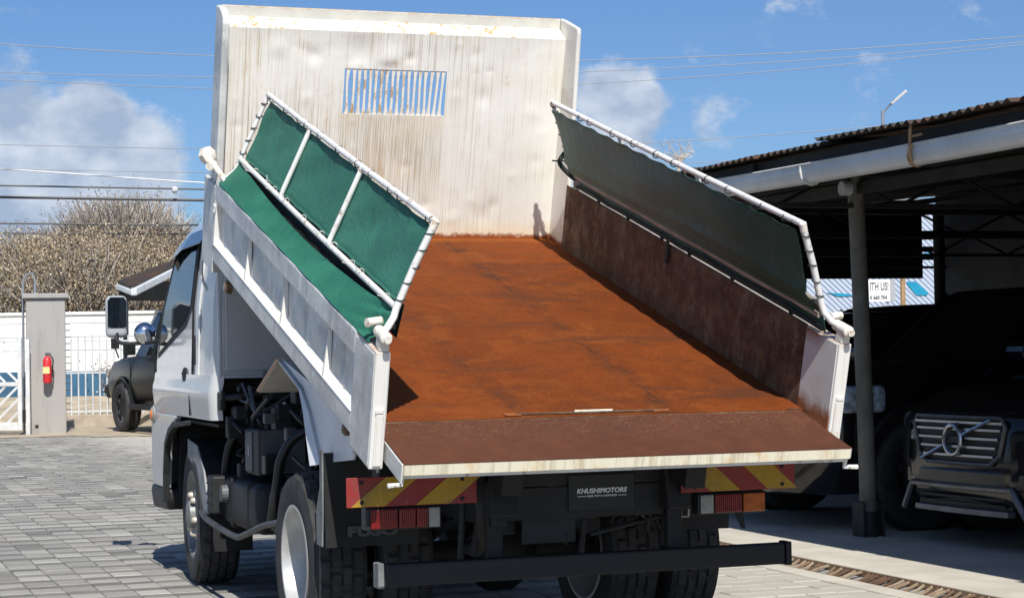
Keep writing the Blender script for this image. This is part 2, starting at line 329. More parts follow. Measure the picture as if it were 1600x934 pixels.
simple('twig', (.40, .355, .30), .9, var=.35, scale=3)
def m_ribwall():
    m = NM('hatch_sheet', .6); X, Yc, Zc = m.sep(); q = m.math('ADD', X, Zc); s = m.math('SINE', m.math('MULTIPLY', q, 62.0))
    m.col(m.mix(m.rng(s, -.2, .7), (.46, .52, .62), (.20, .24, .31)))
m_ribwall()

# ------------------------------------------------------------------ mesh builder
class MB:
    def __init__(s): s.v = []; s.f = []
    def add(s, vs, fs):
        o = len(s.v); s.v += [tuple(v) for v in vs]; s.f += [tuple(i+o for i in f) for f in fs]; return s
    def box(s, x0, x1, y0, y1, z0, z1, M=None):
        vs = [Vector((x, y, z)) for x in (x0, x1) for y in (y0, y1) for z in (z0, z1)]
        if M: vs = [M @ v for v in vs]
        return s.add(vs, [(0, 1, 3, 2), (4, 6, 7, 5), (0, 4, 5, 1), (2, 3, 7, 6), (0, 2, 6, 4), (1, 5, 7, 3)])
    def prism(s, poly, a, b, axis='x', M=None):
        n = len(poly); vs = []
        for t in (a, b):
            for p, q in poly:
                v = {'x': (t, p, q), 'y': (p, t, q), 'z': (p, q, t)}[axis]; vs.append(Vector(v))
        if M: vs = [M @ v for v in vs]
        fs = [tuple(range(n))[::-1], tuple(range(n, 2*n))]+[(i, (i+1) % n, n+(i+1) % n, n+i) for i in range(n)]
        return s.add(vs, fs)
    def tube(s, pts, r, n=10, cap=True):
        pts = [Vector(p) for p in pts]; rs = r if isinstance(r, (list, tuple)) else [r]*len(pts); rings = []
        up = Vector((0, 0, 1)); prev = None
        for i, p in enumerate(pts):
            d = (pts[min(i+1, len(pts)-1)]-pts[max(i-1, 0)]).normalized()
            if prev is None: a = d.orthogonal().normalized()
            else: a = (prev-d*prev.dot(d)).normalized()
            prev = a; b = d.cross(a)
            rings.append([p+(a*cos(2*pi*k/n)+b*sin(2*pi*k/n))*rs[i] for k in range(n)])
        vs = [v for r_ in rings for v in r_]; fs = []
        for i in range(len(pts)-1):
            for k in range(n): fs.append((i*n+k, i*n+(k+1) % n, (i+1)*n+(k+1) % n, (i+1)*n+k))
        if cap: fs += [tuple(range(n))[::-1], tuple((len(pts)-1)*n+k for k in range(n))]
        return s.add(vs, fs)
    def lathe(s, prof, n=32, M=None, close=False):    # prof: (axial x, radius); axis X
        vs = []; m = len(prof)
        for k in range(n):
            a = 2*pi*k/n
            for x, r in prof: vs.append(Vector((x, r*cos(a), r*sin(a))))
        if M: vs = [M @ v for v in vs]
        fs = []
        for k in range(n):
            for j in range(m-1 if not close else m):
                j2 = (j+1) % m; fs.append((k*m+j, k*m+j2, ((k+1) % n)*m+j2, ((k+1) % n)*m+j))
        return s.add(vs, fs)
    def grid(s, fn, nu, nv):
        vs = [fn(i/nu, j/nv) for i in range(nu+1) for j in range(nv+1)]
        fs = [(i*(nv+1)+j, (i+1)*(nv+1)+j, (i+1)*(nv+1)+j+1, i*(nv+1)+j+1) for i in range(nu) for j in range(nv)]
        return s.add(vs, fs)
    def loft(s, rings, caps=True):
        n = len(rings[0]); vs = [v for r in rings for v in r]; fs = []
        for i in range(len(rings)-1):
            for k in range(n): fs.append((i*n+k, i*n+(k+1) % n, (i+1)*n+(k+1) % n, (i+1)*n+k))
        if caps: fs += [tuple(range(n))[::-1], tuple((len(rings)-1)*n+k for k in range(n))]
        return s.add(vs, fs)
    def mesh(s, name, mat, bevel=0, smooth=False, thick=0, segs=2, weld=False):
        me = bpy.data.meshes.new(name); me.from_pydata(s.v, [], s.f)
        bm = bmesh.new(); bm.from_mesh(me)
        if weld: bmesh.ops.remove_doubles(bm, verts=bm.verts, dist=1e-5)
        if thick: bmesh.ops.recalc_face_normals(bm, faces=bm.faces); bmesh.ops.solidify(bm, geom=bm.faces[:], thickness=thick)
        bmesh.ops.recalc_face_normals(bm, faces=bm.faces)
        if bevel:
            es = [e for e in bm.edges if len(e.link_faces) == 2 and e.calc_face_angle(0) > .5]
            bmesh.ops.bevel(bm, geom=es, offset=bevel, segments=segs, affect='EDGES', profile=.5, clamp_overlap=True)
        if smooth:
            for f in bm.faces: f.smooth = True
            for e in bm.edges:
                if len(e.link_faces) == 2 and e.calc_face_angle(0) > .7: e.smooth = False
        bm.to_mesh(me); bm.free(); me.materials.append(MATS[mat]); return me
    def build(s, name, mat, parent=None, M=None, **k):
        return link(name, s.mesh(name, mat, **k), parent, M)
def link(name, me, parent=None, M=None):
    o = bpy.data.objects.new(name, me); COL.objects.link(o); o.parent = parent
    if M is not None: o.matrix_basis = M
    return o
def tag(o, label=None, cat=None, group=None, kind=None):
    for k, v in (('label', label), ('category', cat), ('group', group), ('kind', kind)):
        if v: o[k] = v
    return o
def empty(name, loc, label, cat, group=None, rz=0):
    o = bpy.data.objects.new(name, None); COL.objects.link(o); o.location = loc; o.rotation_euler = (0, 0, rz); o.empty_display_size = .2
    return tag(o, label, cat, group)
def text_mesh(txt, size, mat, M, parent, name='lettering', shear=0, extr=.0006, width=None, bold=0, align='CENTER'):
    c = bpy.data.curves.new('t', 'FONT'); c.body = txt; c.size = size; c.extrude = extr; c.shear = shear; c.align_x = align; c.align_y = 'CENTER'; c.offset = bold; c.resolution_u = 3
    t = bpy.data.objects.new('t', c); COL.objects.link(t); bpy.context.view_layer.update()
    me = bpy.data.meshes.new_from_object(t.evaluated_get(bpy.context.evaluated_depsgraph_get())); bpy.data.objects.remove(t)
    if width:
        xs = [v.co.x for v in me.vertices]; k = width/(max(xs)-min(xs)); cx = (max(xs)+min(xs))/2
        for v in me.vertices: v.co.x = (v.co.x-cx)*k
    me.materials.clear(); me.materials.append(MATS[mat]); return link(name, me, parent, M)
T = Matrix.Translation
def RX(a): return Matrix.Rotation(a, 4, 'X')
def RZ(a): return Matrix.Rotation(a, 4, 'Z')
def RY(a): return Matrix.Rotation(a, 4, 'Y')
def arc(c, r, a0, a1, n, plane='yz', k=0):
    out = []
    for i in range(n+1):
        a = a0+(a1-a0)*i/n; u, v = c[0]+r*cos(a), c[1]+r*sin(a)
        out.append((k, u, v) if plane == 'yz' else (u, k, v) if plane == 'xz' else (u, v, k))
    return out
def smoothpath(pts, n=6):     # Catmull-Rom
    P = [Vector(p) for p in pts]; P = [2*P[0]-P[1]]+P+[2*P[-1]-P[-2]]; out = []
    for i in range(1, len(P)-2):
        for j in range(n):
            t = j/n; out.append(.5*((2*P[i])+(P[i+1]-P[i-1])*t+(2*P[i-1]-5*P[i]+4*P[i+1]-P[i+2])*t*t+(3*P[i]-P[i-1]-3*P[i+1]+P[i+2])*t**3))
    return out+[P[-2]]

exec_parts = []
# ================================================================== SETTING
# ground sheet to the horizon
tag(MB().add([(-900, -300, -.035), (900, -300, -.035), (900, 1500, -.035), (-900, 1500, -.035)], [(0, 1, 2, 3)]).build('ground', 'ground_far'), kind='structure')
XD0, XD1 = 2.29, 2.56          # drain channel
PX, PA, PB = .165, .168, .132  # paver width, light course, dark course
yard = tag(MB().box(-14, XD0-.01, -4, 26, -.03, -.006).build('paved_yard', 'joint_sand'), kind='structure')
def paver_mesh(wx, wy, mat, h=.03):
    m = MB(); a, b, c = wx/2-.003, wy/2-.003, .006
    vs = [(x, y, -h) for x, y in ((-a, -b), (a, -b), (a, b), (-a, b))]+[(x, y, -.004) for x, y in ((-a, -b), (a, -b), (a, b), (-a, b))]+[(x, y, 0) for x, y in ((-a+c, -b+c), (a-c, -b+c), (a-c, b-c), (-a+c, b-c))]
    fs = [(8, 9, 10, 11)]+[(i, (i+1) % 4, 4+(i+1) % 4, 4+i) for i in range(4)]+[(4+i, 4+(i+1) % 4, 8+(i+1) % 4, 8+i) for i in range(4)]
    return vs, fs
cand = []; y = -1.0; row = 0
while y < 25.5:
    dark = row % 2; wy = PB if dark else PA; nx = int((XD0-.14+8.6)/PX)
    for i in range(nx):
        x = XD0-.14-PX*(i+.5); u, v, d = pix((x, y+wy/2, 0))
        if y > 9 and x < -4.5: continue
        vis = -20 < u < 1620 and v < 950 and (u < 470 or u > 1100)
        cand.append((not vis, d, x, y+wy/2, dark if random.random() > .06 else 1-dark, wy))
    y += wy; row += 1
cand.sort(key=lambda q: (q[0], q[1]))
meshes = {}
for wy in (PA, PB):
    for dk in (0, 1):
        vs, fs = paver_mesh(PX, wy, ''); meshes[wy, dk] = MB().add(vs, fs).mesh('paver', 'paver_dark' if dk else 'paver')
# per-paver tone needs its own island: single pieces share three mesh variants per kind through object placement
rest = {0: MB(), 1: MB()}
for i, (nv, d, x, yy, dk, wy) in enumerate(cand):
    dz = random.uniform(-.003, .002); tx, ty = random.gauss(0, .006), random.gauss(0, .006)
    M = T((x, yy, dz)) @ RX(tx) @ RY(ty)
    if i < 300: link('paver', meshes[wy, dk], yard, M)
    else:
        vs, fs = paver_mesh(PX, wy, ''); rest[dk].add([M @ Vector(q) for q in vs], fs)
for dk in (0, 1): tag(rest[dk].build('paver_field', 'paver_dark' if dk else 'paver', yard), kind='stuff')
# edging between pavers and drain, drain, apron
tag(MB().box(XD0-.135, XD0-.004, -4, 25.6, -.1, .003).build('drain_edging', 'concrete_apron', bevel=.006), kind='structure')
tag(MB().box(XD0-.002, XD1+.002, -4, 25.6, -.2, -.07).build('drain_channel', 'drain_dark'), kind='structure')
tag(MB().box(XD1+.003, 16, -6, 24, -.1, .004).build('concrete_apron', 'concrete_apron', bevel=.006), kind='structure')
def m_bar():
    m = NM('bar_rust_shade', .85, .1); c = m.ramp(m.rand(), [(0, (.08, .05, .035)), (.3, (.17, .11, .07)), (.6, (.30, .23, .15)), (1, (.42, .35, .25))]); m.col(m.mix(m.math('MULTIPLY', m.rng(m.noise(14, 7, .7), .42, .66), .6), c, (.20, .09, .05)))  # rust, plus per-bar tones painting lit and shaded stripes into the colour
m_bar()
grate = empty('drain_grate', (XD0, 2.5, 0), 'rusty bent-bar drain grate lying between the pavers and the sunlit concrete strip', 'drain grate')
yy = .4
while yy < 5.2:
    j = random.uniform(-.008, .008); bow = random.uniform(.012, .045); dzz = random.uniform(-.03, .004); s_ = .11+random.uniform(-.02, .02)
    pts = [Vector((XD0+.004+(XD1-XD0-.008)*t-XD0, yy+.20*t+s_*.5*t+bow*sin(pi*t)-2.5, -.012+dzz*sin(pi*t))) for t in (0, .25, .5, .75, 1)]
    MB().tube(pts, .0085, 6).build('grate_bar', 'bar_rust_shade', grate); yy += random.choice((.05, .06, .075))
for xx in (XD0+.006, XD1-.006): MB().box(xx-.005-XD0, xx+.005-XD0, -1.7, 2.8, -.03, .0).build('side_bar', 'bar_rust_shade', grate)
# sandy strip by the far kerb
RH = Vector((cos(YAW), -sin(YAW), 0)); FH = Vector((sin(YAW), cos(YAW), 0)); C0 = Vector((CP.x, CP.y, 0))
BGM = Matrix(((RH.x, FH.x, 0, C0.x), (RH.y, FH.y, 0, C0.y), (0, 0, 1, 0), (0, 0, 0, 1)))     # background frame: x right, y away, z up, origin under the viewer
def bgx(px, d): return (px-800)/CF*d
def bgz(px, py, d): return at(px, py, d).z
BG = lambda x, d, z=0: BGM @ Vector((x, d, z))
m = MB(); n = 40
for i in range(n):
    x0, x1 = -11+i*.5, -11+(i+1)*.5; e0 = 28.6+.25*sin(i*.9)+.2*sin(i*2.3); e1 = 28.6+.25*sin((i+1)*.9)+.2*sin((i+1)*2.3)
    m.add([BG(x0, e0, .006), BG(x1, e1, .006), BG(x1, 34, .006), BG(x0, 34, .006)], [(0, 1, 2, 3)])
tag(m.build('dirt_strip', 'soil'), kind='structure')
# ---------------------------------------------------------------- far left: gate, pillar, fence, wall
def bgbox(m, x0, x1, d0, d1, z0, z1): return m.box(x0, x1, d0, d1, z0, z1, BGM)
pd = 29.9; x0, x1 = bgx(47, pd), bgx(98, pd); zt = bgz(70, 466, pd)
pil = empty('gate_pillar', BG(x0, pd), 'grey rendered concrete gate pillar with a flat cap slab', 'pillar')
def inpar(o, parent):   # keep world placement under an Empty at a base point
    o.parent = parent; o.matrix_parent_inverse = parent_inv(parent); return o
def parent_inv(p):
    M = Matrix.LocRotScale(p.location, p.rotation_euler, None); return M.inverted()
PW = .62
# pillar stands turned a little, its left flank in view
PM = BGM @ T((bgx(98, pd)-PW/2-.02, pd+.3, 0)) @ RZ(radians(13))
inpar(MB().box(-PW/2+.02, PW/2-.02, -.3, .3, -.03, zt, PM).build('shaft', 'concrete_pillar', bevel=.02), pil)
inpar(MB().box(-PW/2-.03, PW/2+.03, -.35, .35, zt, zt+.075, PM).build('cap_slab', 'concrete_pillar', bevel=.012), pil)
inpar(MB().box(-.17, -.12, -.312, -.295, .1, .14, PM).build('drain_hole', 'chassis_black'), pil)
for k in range(14): inpar(MB().tube([PM @ Vector((PW/2-.03, .0, .35+k*.1)), PM @ Vector((PW/2+.05, -.02, .352+k*.1))], .008, 5).build('peg', 'steel_grey'), pil)
cnd = empty('conduit', BG(bgx(40, pd), pd+.2, zt), 'bent grey conduit loop rising above the pillar cap beside the gate', 'conduit')
xa, xb = bgx(28, pd), bgx(47, pd); zb = bgz(38, 428, pd)
inpar(MB().tube([BG(xa, pd+.3, -.03), BG(xa, pd+.3, zb-.1), BG(xa+.05, pd+.3, zb), BG(xb-.04, pd+.3, zb+.02), BG(xb, pd+.3, zb-.08), BG(xb, pd+.3, zt+.07)], .018, 8).build('pipe', 'galv'), cnd)
# extinguisher
fx, fd = bgx(76, pd), pd-.14
ex = empty('fire_extinguisher', BG(fx, fd, 0), 'small red fire extinguisher hung on the grey gate pillar', 'extinguisher')
za, zc = bgz(76, 598, fd), bgz(76, 556, fd); EM = BGM @ T((fx, fd, 0))
def vlathe(prof, M, n=20):   # prof (z, r)
    return MB().lathe([(z, r) for z, r in prof], n, M @ RY(-pi/2) @ Matrix.Scale(1, 4))
inpar(vlathe([(za, .0), (za, .055), (za+.02, .065), (zc-.06, .065), (zc-.02, .045), (zc, .02), (zc, 0)], EM).build('cylinder', 'red_paint', smooth=True), ex)
inpar(MB().box(-.05, .05, -.07, -.062, za+.14, za+.24, EM).build('label_plate', 'label_cream'), ex)
inpar(MB().box(-.03, .05, -.015, .015, zc+.002, zc+.05, EM).build('valve', 'steel_grey', bevel=.006), ex)
inpar(MB().tube(smoothpath([EM @ Vector(q) for q in ((.03, 0, zc+.03), (.085, 0, zc-.05), (.085, -.02, za+.25), (.075, -.02, za+.1))], 5), .01, 6).build('hose', 'hose_black'), ex)
inpar(MB().box(-.075, .075, .05, .06, za+.2, za+.24, EM).build('bracket', 'steel_grey'), ex)
# sliding gate
gd = 29.6; gx1 = bgx(33, gd)
gate = empty('sliding_gate', BG(gx1-2, gd), 'white steel sliding gate of chevron bars beside the pillar', 'gate')
g0, g1 = bgz(15, 672, gd), bgz(15, 528, gd); zm = (g0+g1)/2
GM = BGM @ T((0, gd, 0))
for nm, (a, b, c, d) in {'stile': (gx1-.06, gx1, g0, g1), 'top_rail': (gx1-4, gx1-.062, g1-.06, g1), 'bottom_rail': (gx1-4, gx1-.062, g0, g0+.12), 'middle_rail': (gx1-4, gx1-.062, zm-.03, zm+.03)}.items():
    inpar(MB().box(a, b, -.03, .03, c, d, GM).build(nm, 'fence_white', bevel=.005), gate)
xs_ = gx1-.062
for sg in (1, -1):
    zlim = (g1-.062) if sg > 0 else (g0+.122); z_in = zm+sg*.032
    for k in range(-4, 14):
        c = k*.19               # where the bar would meet the stile, along the 45 degree line from the middle rail
        xa_, za_ = (xs_, z_in-sg*c) if c < 0 else (xs_-c, z_in)
        L = abs(zlim-za_)
        if (zlim-za_)*sg < .05: continue
        inpar(MB().tube([GM @ Vector((xa_, 0, za_)), GM @ Vector((xa_-L, 0, zlim))], .024, 4).build('diagonal_bar', 'fence_white'), gate)
gp = empty('gate_post', BG(gx1+.1, gd+.1), 'slim white steel guide post between the sliding gate and the pillar', 'post')
inpar(MB().box(gx1+.05, gx1+.11, .0, .06, 0, bgz(38, 530, gd), GM).build('post_tube', 'fence_white', bevel=.005), gp)
inpar(MB().box(gx1-.02, gx1+.05, .01, .05, bgz(38, 660, gd), bgz(38, 640, gd), GM).build('roller_bracket', 'chassis_black', bevel=.005), gp)
# fence on plinth
fd_ = 32.6; fx0, fx1 = bgx(99, fd_), bgx(420, fd_); zp = bgz(140, 647, fd_)
pl_ = tag(MB().box(fx0, fx1, fd_-.1, fd_+.15, -.03, zp, BGM).build('plinth_wall', 'plinth', bevel=.015), 'low sandy rendered plinth under the white bar fence', 'low wall')
fen = empty('bar_fence', BG(fx0, fd_, zp), 'white vertical bar fence standing on the low plinth right of the pillar', 'fence')
f1 = bgz(140, 523, fd_)
for k, zz in enumerate((bgz(140, 533, fd_), bgz(140, 582, fd_), bgz(140, 642, fd_))): inpar(MB().box(fx0, fx1, fd_-.015, fd_+.015, zz-.012, zz+.012, BGM).build('rail', 'fence_white'), fen)
xx = fx0+.12
while xx < fx1:
    inpar(MB().tube([BG(xx, fd_-.03, zp), BG(xx, fd_-.03, f1+random.uniform(-.02, .02))], .013, 6).build('bar', 'fence_white'), fen); xx += .117
for i, px in enumerate((153, 166)):
    pr_ = empty('weed', BG(bgx(px, 33.2), 33.2, zp-.05), ('thin grey weed behind the bar fence nearer the pillar', 'thin grey weed behind the bar fence nearer the truck')[i], 'plant')
    m = MB(); b = BG(bgx(px, 33.2), 33.2, .1)
    m.tube([b, b+Vector((.02, 0, .5)), b+Vector((.05, 0, .95-.1*i))], [.01, .008, .004], 5)
    for k in range(5): t = .3+.14*k; m.tube([b+Vector((.02, 0, t)), b+Vector((random.uniform(-.18, .2), random.uniform(-.1, .1), t+.22))], [.006, .003], 4)
    inpar(m.build('stem', 'twig'), pr_)
    m = MB()
    for k in range(60):
        c = b+Vector((random.gauss(.03, .1), random.gauss(0, .08), random.uniform(.4, 1.0))); a = Vector((random.gauss(0, 1), random.gauss(0, 1), random.gauss(0, 1))).normalized()*.025; e = a.orthogonal().normalized()*.018
        m.add([c-a, c+e, c+a, c-e], [(0, 1, 2, 3)])
    inpar(m.build('leaves', 'leaf_pale'), pr_)
# white boundary wall with blue foot band, across the road
wd = 37; zt_ = bgz(120, 487, wd); zb_ = bgz(120, 580, wd)
wall = empty('boundary_wall', BG(-8, wd), 'long white boundary wall with a blue band along its foot', 'wall')
inpar(MB().box(-22, 4, wd, wd+.2, zb_+.002, zt_-.06, BGM).build('white_face', 'wall_white'), wall)
inpar(MB().box(-22, 4, wd-.04, wd+.24, zt_-.058, zt_, BGM).build('coping', 'wall_white', bevel=.01), wall)
inpar(MB().box(-22, 4, wd-.01, wd+.2, -.03, zb_, BGM).build('blue_band', 'wall_blue'), wall)
for k in range(3): zz = zt_-.2-.25*k; inpar(MB().box(-22, 4, wd-.012, wd-.001, zz-.008, zz+.008, BGM).build('ledge_line', 'wall_white'), wall)
zv = bgz(120, 618, wd); zv0 = .12
tag(MB().add([BG(-22, 33.2, zv0), BG(4, 33.2, zv0), BG(4, 37.1, zv), BG(-22, 37.1, zv), BG(-22, 33.2, -.04), BG(4, 33.2, -.04)], [(0, 1, 2, 3), (4, 5, 1, 0)]).build('verge', 'soil'), kind='structure')
# small lean-to roof beyond the pickup
cdp = 34.0
can = empty('lean_to_roof', BG(bgx(240, cdp), cdp), 'low brown lean-to roof with white gutters beyond the green pickup', 'canopy')
def P(px, py, d): return at(px, py, d)
a, b, c = P(184, 452, 33), P(209, 462, 32.5), P(330, 400, 36)
e, f = P(187, 446.5, 35), P(330, 397, 38.5)
def strip(m, p, q, h, t):
    d = (q-p); nrm = Vector((d.y, -d.x, 0)).normalized()*t; u = Vector((0, 0, h)); vs = [p-nrm, q-nrm, q+nrm, p+nrm]; vs += [v+u for v in vs]
    m.add(vs, [(0, 1, 2, 3), (4, 5, 6, 7), (0, 1, 5, 4), (1, 2, 6, 5), (2, 3, 7, 6), (3, 0, 4, 7)])
m = MB(); strip(m, a, b, .09, .04); inpar(m.build('end_gutter', 'gutter_paint', bevel=.015), can)
m = MB(); strip(m, b, c, .13, .05); inpar(m.build('front_gutter', 'gutter_paint', bevel=.02), can)
m = MB(); back = [e+Vector((0, 0, .05)), f+Vector((0, 0, .06)), c+Vector((0, 0, .14)), b+Vector((0, 0, .10)), a+Vector((0, 0, .09))]
m.add(back+[v+Vector((0, 0, .05)) for v in back], [(0, 1, 2, 3, 4), (5, 6, 7, 8, 9)]+[(i, (i+1) % 5, 5+(i+1) % 5, 5+i) for i in range(5)]); inpar(m.build('roof_sheet', 'corrugated'), can)
g, h = P(190, 470, 34), P(330, 470, 37)
m = MB(); strip(m, g, h, .35, .05); inpar(m.build('back_beam', 'shed_steel'), can)
for px in (196, 330): q = P(px, 470, 34.5); m = MB(); m.tube([Vector((q.x, q.y, -.03)), q+Vector((0, 0, .3))], .05, 8); inpar(m.build('post', 'steel_grey'), can)

# ---------------------------------------------------------------- trees behind the wall
def tree(px, d, top_py, half_w, low_py, label, leafmat, nleaf, ntwig, seed, leafsize=.07, cat='tree', hollow=.35, twig_out=.3, squash=1):
    rnd = random.Random(seed); b = BG(bgx(px, d), d, -.03); H = at(px, top_py, d).z; zl = max(.6, at(px, low_py, d).z)
    t = empty('tree', b, label, cat, 'trees behind the boundary wall')
    cen = Vector((b.x, b.y, (H+zl)/2)); rz = (H-zl)/2
    m = MB(); tips = []
    tr = smoothpath([b, b+Vector((.1, .05, zl*.6)), b+Vector((.05, .1, zl)), b+Vector((.1, 0, zl+rz*.6))], 4); m.tube(tr, [.16-.10*i/(len(tr)-1) for i in range(len(tr))], 8)
    for k in range(16):
        a = rnd.uniform(0, 2*pi); s0 = tr[rnd.randint(len(tr)//2, len(tr)-1)]; q = rnd.uniform(.45, .85)
        e = cen+Vector((cos(a)*half_w*q, sin(a)*half_w*q*.8, rz*rnd.uniform(-.4, .75))); mid = (s0+e)/2+Vector((0, 0, .25))
        m.tube(smoothpath([s0, mid, e], 3), [.05-.035*i/6 for i in range(7)], 6); tips.append(e)
    inpar(m.build('trunk', 'bark', smooth=True), t)
    m = MB(); ends = []
    for k in range(ntwig):     # upswept twigs all through the crown
        u = Vector((rnd.gauss(0, 1), rnd.gauss(0, 1), rnd.gauss(0, 1))).normalized(); r = rnd.uniform(hollow, 1)**.5
        base = cen+Vector((u.x*half_w*r, u.y*half_w*r*.85, u.z*rz*r)); dr = (Vector((u.x*.7, u.y*.7, .9+.5*u.z))+Vector((rnd.gauss(0, .35), rnd.gauss(0, .35), rnd.gauss(0, .2)))).normalized()
        L = rnd.uniform(.25, .6)*(1+twig_out); e = base+dr*L; k2 = base+dr*L*.5+Vector((rnd.gauss(0, .05), rnd.gauss(0, .05), 0))
        m.tube([base-dr*.35, k2, e], [.020, .013, .007], 3, cap=False); ends.append(e)
    inpar(m.build('twigs', 'twig'), t)
    m = MB()
    clumps = [rnd.choice(ends)+Vector((rnd.gauss(0, .1), rnd.gauss(0, .1), rnd.gauss(0, .1))) for _ in range(max(20, nleaf//26))]
    for k in range(nleaf):
        c = rnd.choice(clumps)+Vector((rnd.gauss(0, .13), rnd.gauss(0, .13), rnd.gauss(0, .11)))
        s_ = leafsize*rnd.uniform(.5, 1.35); a = Vector((rnd.gauss(0, 1), rnd.gauss(0, 1), rnd.gauss(0, 1))).normalized()*s_; e = a.cross(Vector((rnd.gauss(0, 1), rnd.gauss(0, 1), rnd.gauss(0, 1)))).normalized()*s_*.6
        m.add([c-a, c+e, c+a, c-e], [(0, 1, 2, 3)])
    inpar(m.build('crown', leafmat), t); return t
tree(195, 45, 334, 1.42, 470, 'tall pale bare-twigged tree rising in a rounded dome behind the wall', 'leaf_pale', 6000, 3000, 1, .022, hollow=.2, twig_out=.35)
tree(50, 41, 412, 1.7, 560, 'dense brown dry-leaved tree left of the domed one, above the gate', 'leaf_dry', 39100, 1819, 2, .023)
tree(150, 40, 404, 1.7, 560, 'dense brown dry-leaved tree standing in front of the domed one', 'leaf_dry', 39100, 1819, 3, .023)
tree(250, 41, 414, 1.6, 560, 'dense brown dry-leaved tree behind the lean-to roof and cab', 'leaf_dry', 34500, 1819, 4, .023)
tree(-10, 45, 396, 1.4, 540, 'leafy grey-brown tree cut by the left edge of the picture', 'leaf_pale', 13799, 1680, 5, .023)
tree(95, 46, 384, 1.5, 540, 'grey-brown thin-topped tree between the domed tree and the left edge', 'leaf_pale', 16099, 2100, 6, .023)
tree(330, 46, 398, 1.5, 540, 'grey-brown tree mostly hidden behind the truck cab', 'leaf_dry', 18400, 1260, 8, .023)
# small leafless tree above the right-hand tarp
bt = empty('bare_tree', BG(bgx(1060, 60), 60, -.03), 'small leafless tree whose twigs show above the right-hand tarpaulin', 'tree')
m = MB(); b = BG(bgx(1060, 60), 60, -.03); tp = at(1060, 258, 60); m.tube([b, (b+tp)/2, tp], [.15, .1, .06], 7); rr = random.Random(3)
for k in range(16):
    e = at(1060+rr.uniform(-34, 26), 226+rr.uniform(0, 22), 60); m.tube(smoothpath([tp, (tp+e)/2+Vector((rr.gauss(0, .05), 0, .1)), e], 3), [.03-.0035*i for i in range(7)], 5)
inpar(m.build('trunk', 'twig'), bt)
m = MB()
for k in range(40):
    e = at(1060+rr.uniform(-34, 26), 222+rr.uniform(0, 26), 60); m.tube([e, e+Vector((rr.gauss(0, .15), 0, rr.uniform(.1, .3)))], [.01, .005], 3)
inpar(m.build('crown', 'twig'), bt)

# ---------------------------------------------------------------- overhead cables and a street lamp
cab_spec = [
 ('highest overhead cable, a pale line near the top of the sky', [(-400, 35), (0, 69), (338, 88), (640, 97), (903, 95), (1250, 82), (1600, 57), (2000, 25)], .008, 'cable_pale'),
 ('overhead cable second from the top', [(-400, 92), (0, 113), (338, 121), (640, 121), (903, 113), (1250, 95), (1600, 66), (2000, 30)], .007, 'cable_pale'),
 ('overhead cable third from the top', [(-400, 108), (0, 125), (338, 139), (640, 141), (903, 132), (1250, 108), (1600, 70), (2000, 30)], .007, 'cable_pale'),
 ('thin overhead cable crossing the middle of the left cloud', [(-400, 214), (0, 226), (338, 233), (640, 234), (1000, 224), (1340, 200), (1800, 160)], .007, 'cable_pale'),
 ('thin overhead cable low across the left cloud', [(-400, 255), (0, 264), (338, 270), (640, 270), (1000, 258), (1400, 238), (1800, 210)], .007, 'cable_pale'),
 ('bright slanting overhead cable on the left', [(-400, 242), (0, 264), (338, 287), (700, 304), (1200, 310), (1800, 300)], .014, 'print_white'),
 ('dark overhead cable above the thick one on the left', [(-400, 284), (0, 290), (338, 296), (700, 300), (1200, 300), (1800, 290)], .018, 'cable'),
 ('thickest dark overhead cable just above the tree tops', [(-400, 303), (0, 308), (338, 313), (700, 316), (1200, 316), (1800, 305)], .03, 'cable'),
 ('dark overhead cable passing in front of the tree crowns', [(-400, 346), (0, 349), (338, 352), (700, 354), (1200, 352), (1800, 340)], .018, 'cable'),
 ('lowest overhead cable in front of the tree crowns', [(-400, 361), (0, 364), (338, 366), (700, 367), (1200, 365), (1800, 352)], .015, 'cable')]
for i, (lb, pts, r, mt) in enumerate(cab_spec):
    dd = 38.5+.25*i; tag(MB().tube(smoothpath([at(px, py, dd) for px, py in pts], 6), r, 5).build('power_cable', mt), lb, 'cable', 'overhead cables')
ins = at(273, 297, 38.5+.25*6); tag(MB().lathe([(-.05, 0), (-.05, .05), (0, .075), (.05, .05), (.05, 0)], 14, T(ins)).build('cable_spacer', 'sign_white', smooth=True), 'small white spacer clamped on the dark left-hand cable', 'spacer')
ld = 42; sl_ = empty('street_lamp', BG(bgx(1385, ld), ld), 'slim street lamp standing behind the corrugated shed roof', 'lamp')
b = BG(bgx(1385, ld), ld); tpt = at(1385, 172, ld)
inpar(MB().tube([b, Vector((b.x, b.y, tpt.z))], .035, 8).build('pole', 'galv'), sl_)
p1, p2 = Vector((b.x, b.y, tpt.z-.05)), at(1398, 155, ld)
inpar(MB().tube(smoothpath([p1, (p1+p2)/2+Vector((0, 0, -.01)), p2], 4), .02, 8).build('arm', 'galv'), sl_)
hd = MB(); q0, q1 = at(1392, 163, ld), at(1415, 143, ld); dr = (q1-q0).normalized(); sd = FH*.13; up = dr.cross(FH).normalized()*.03
hd.add([q0-sd*.5-up, q1-sd-up, q1+sd-up, q0+sd*.5-up, q0-sd*.5+up, q1-sd+up, q1+sd+up, q0+sd*.5+up], [(0, 1, 2, 3), (4, 5, 6, 7), (0, 1, 5, 4), (1, 2, 6, 5), (2, 3, 7, 6), (3, 0, 4, 7)]); inpar(hd.build('lamp_head', 'lamp_head', bevel=.015), sl_)
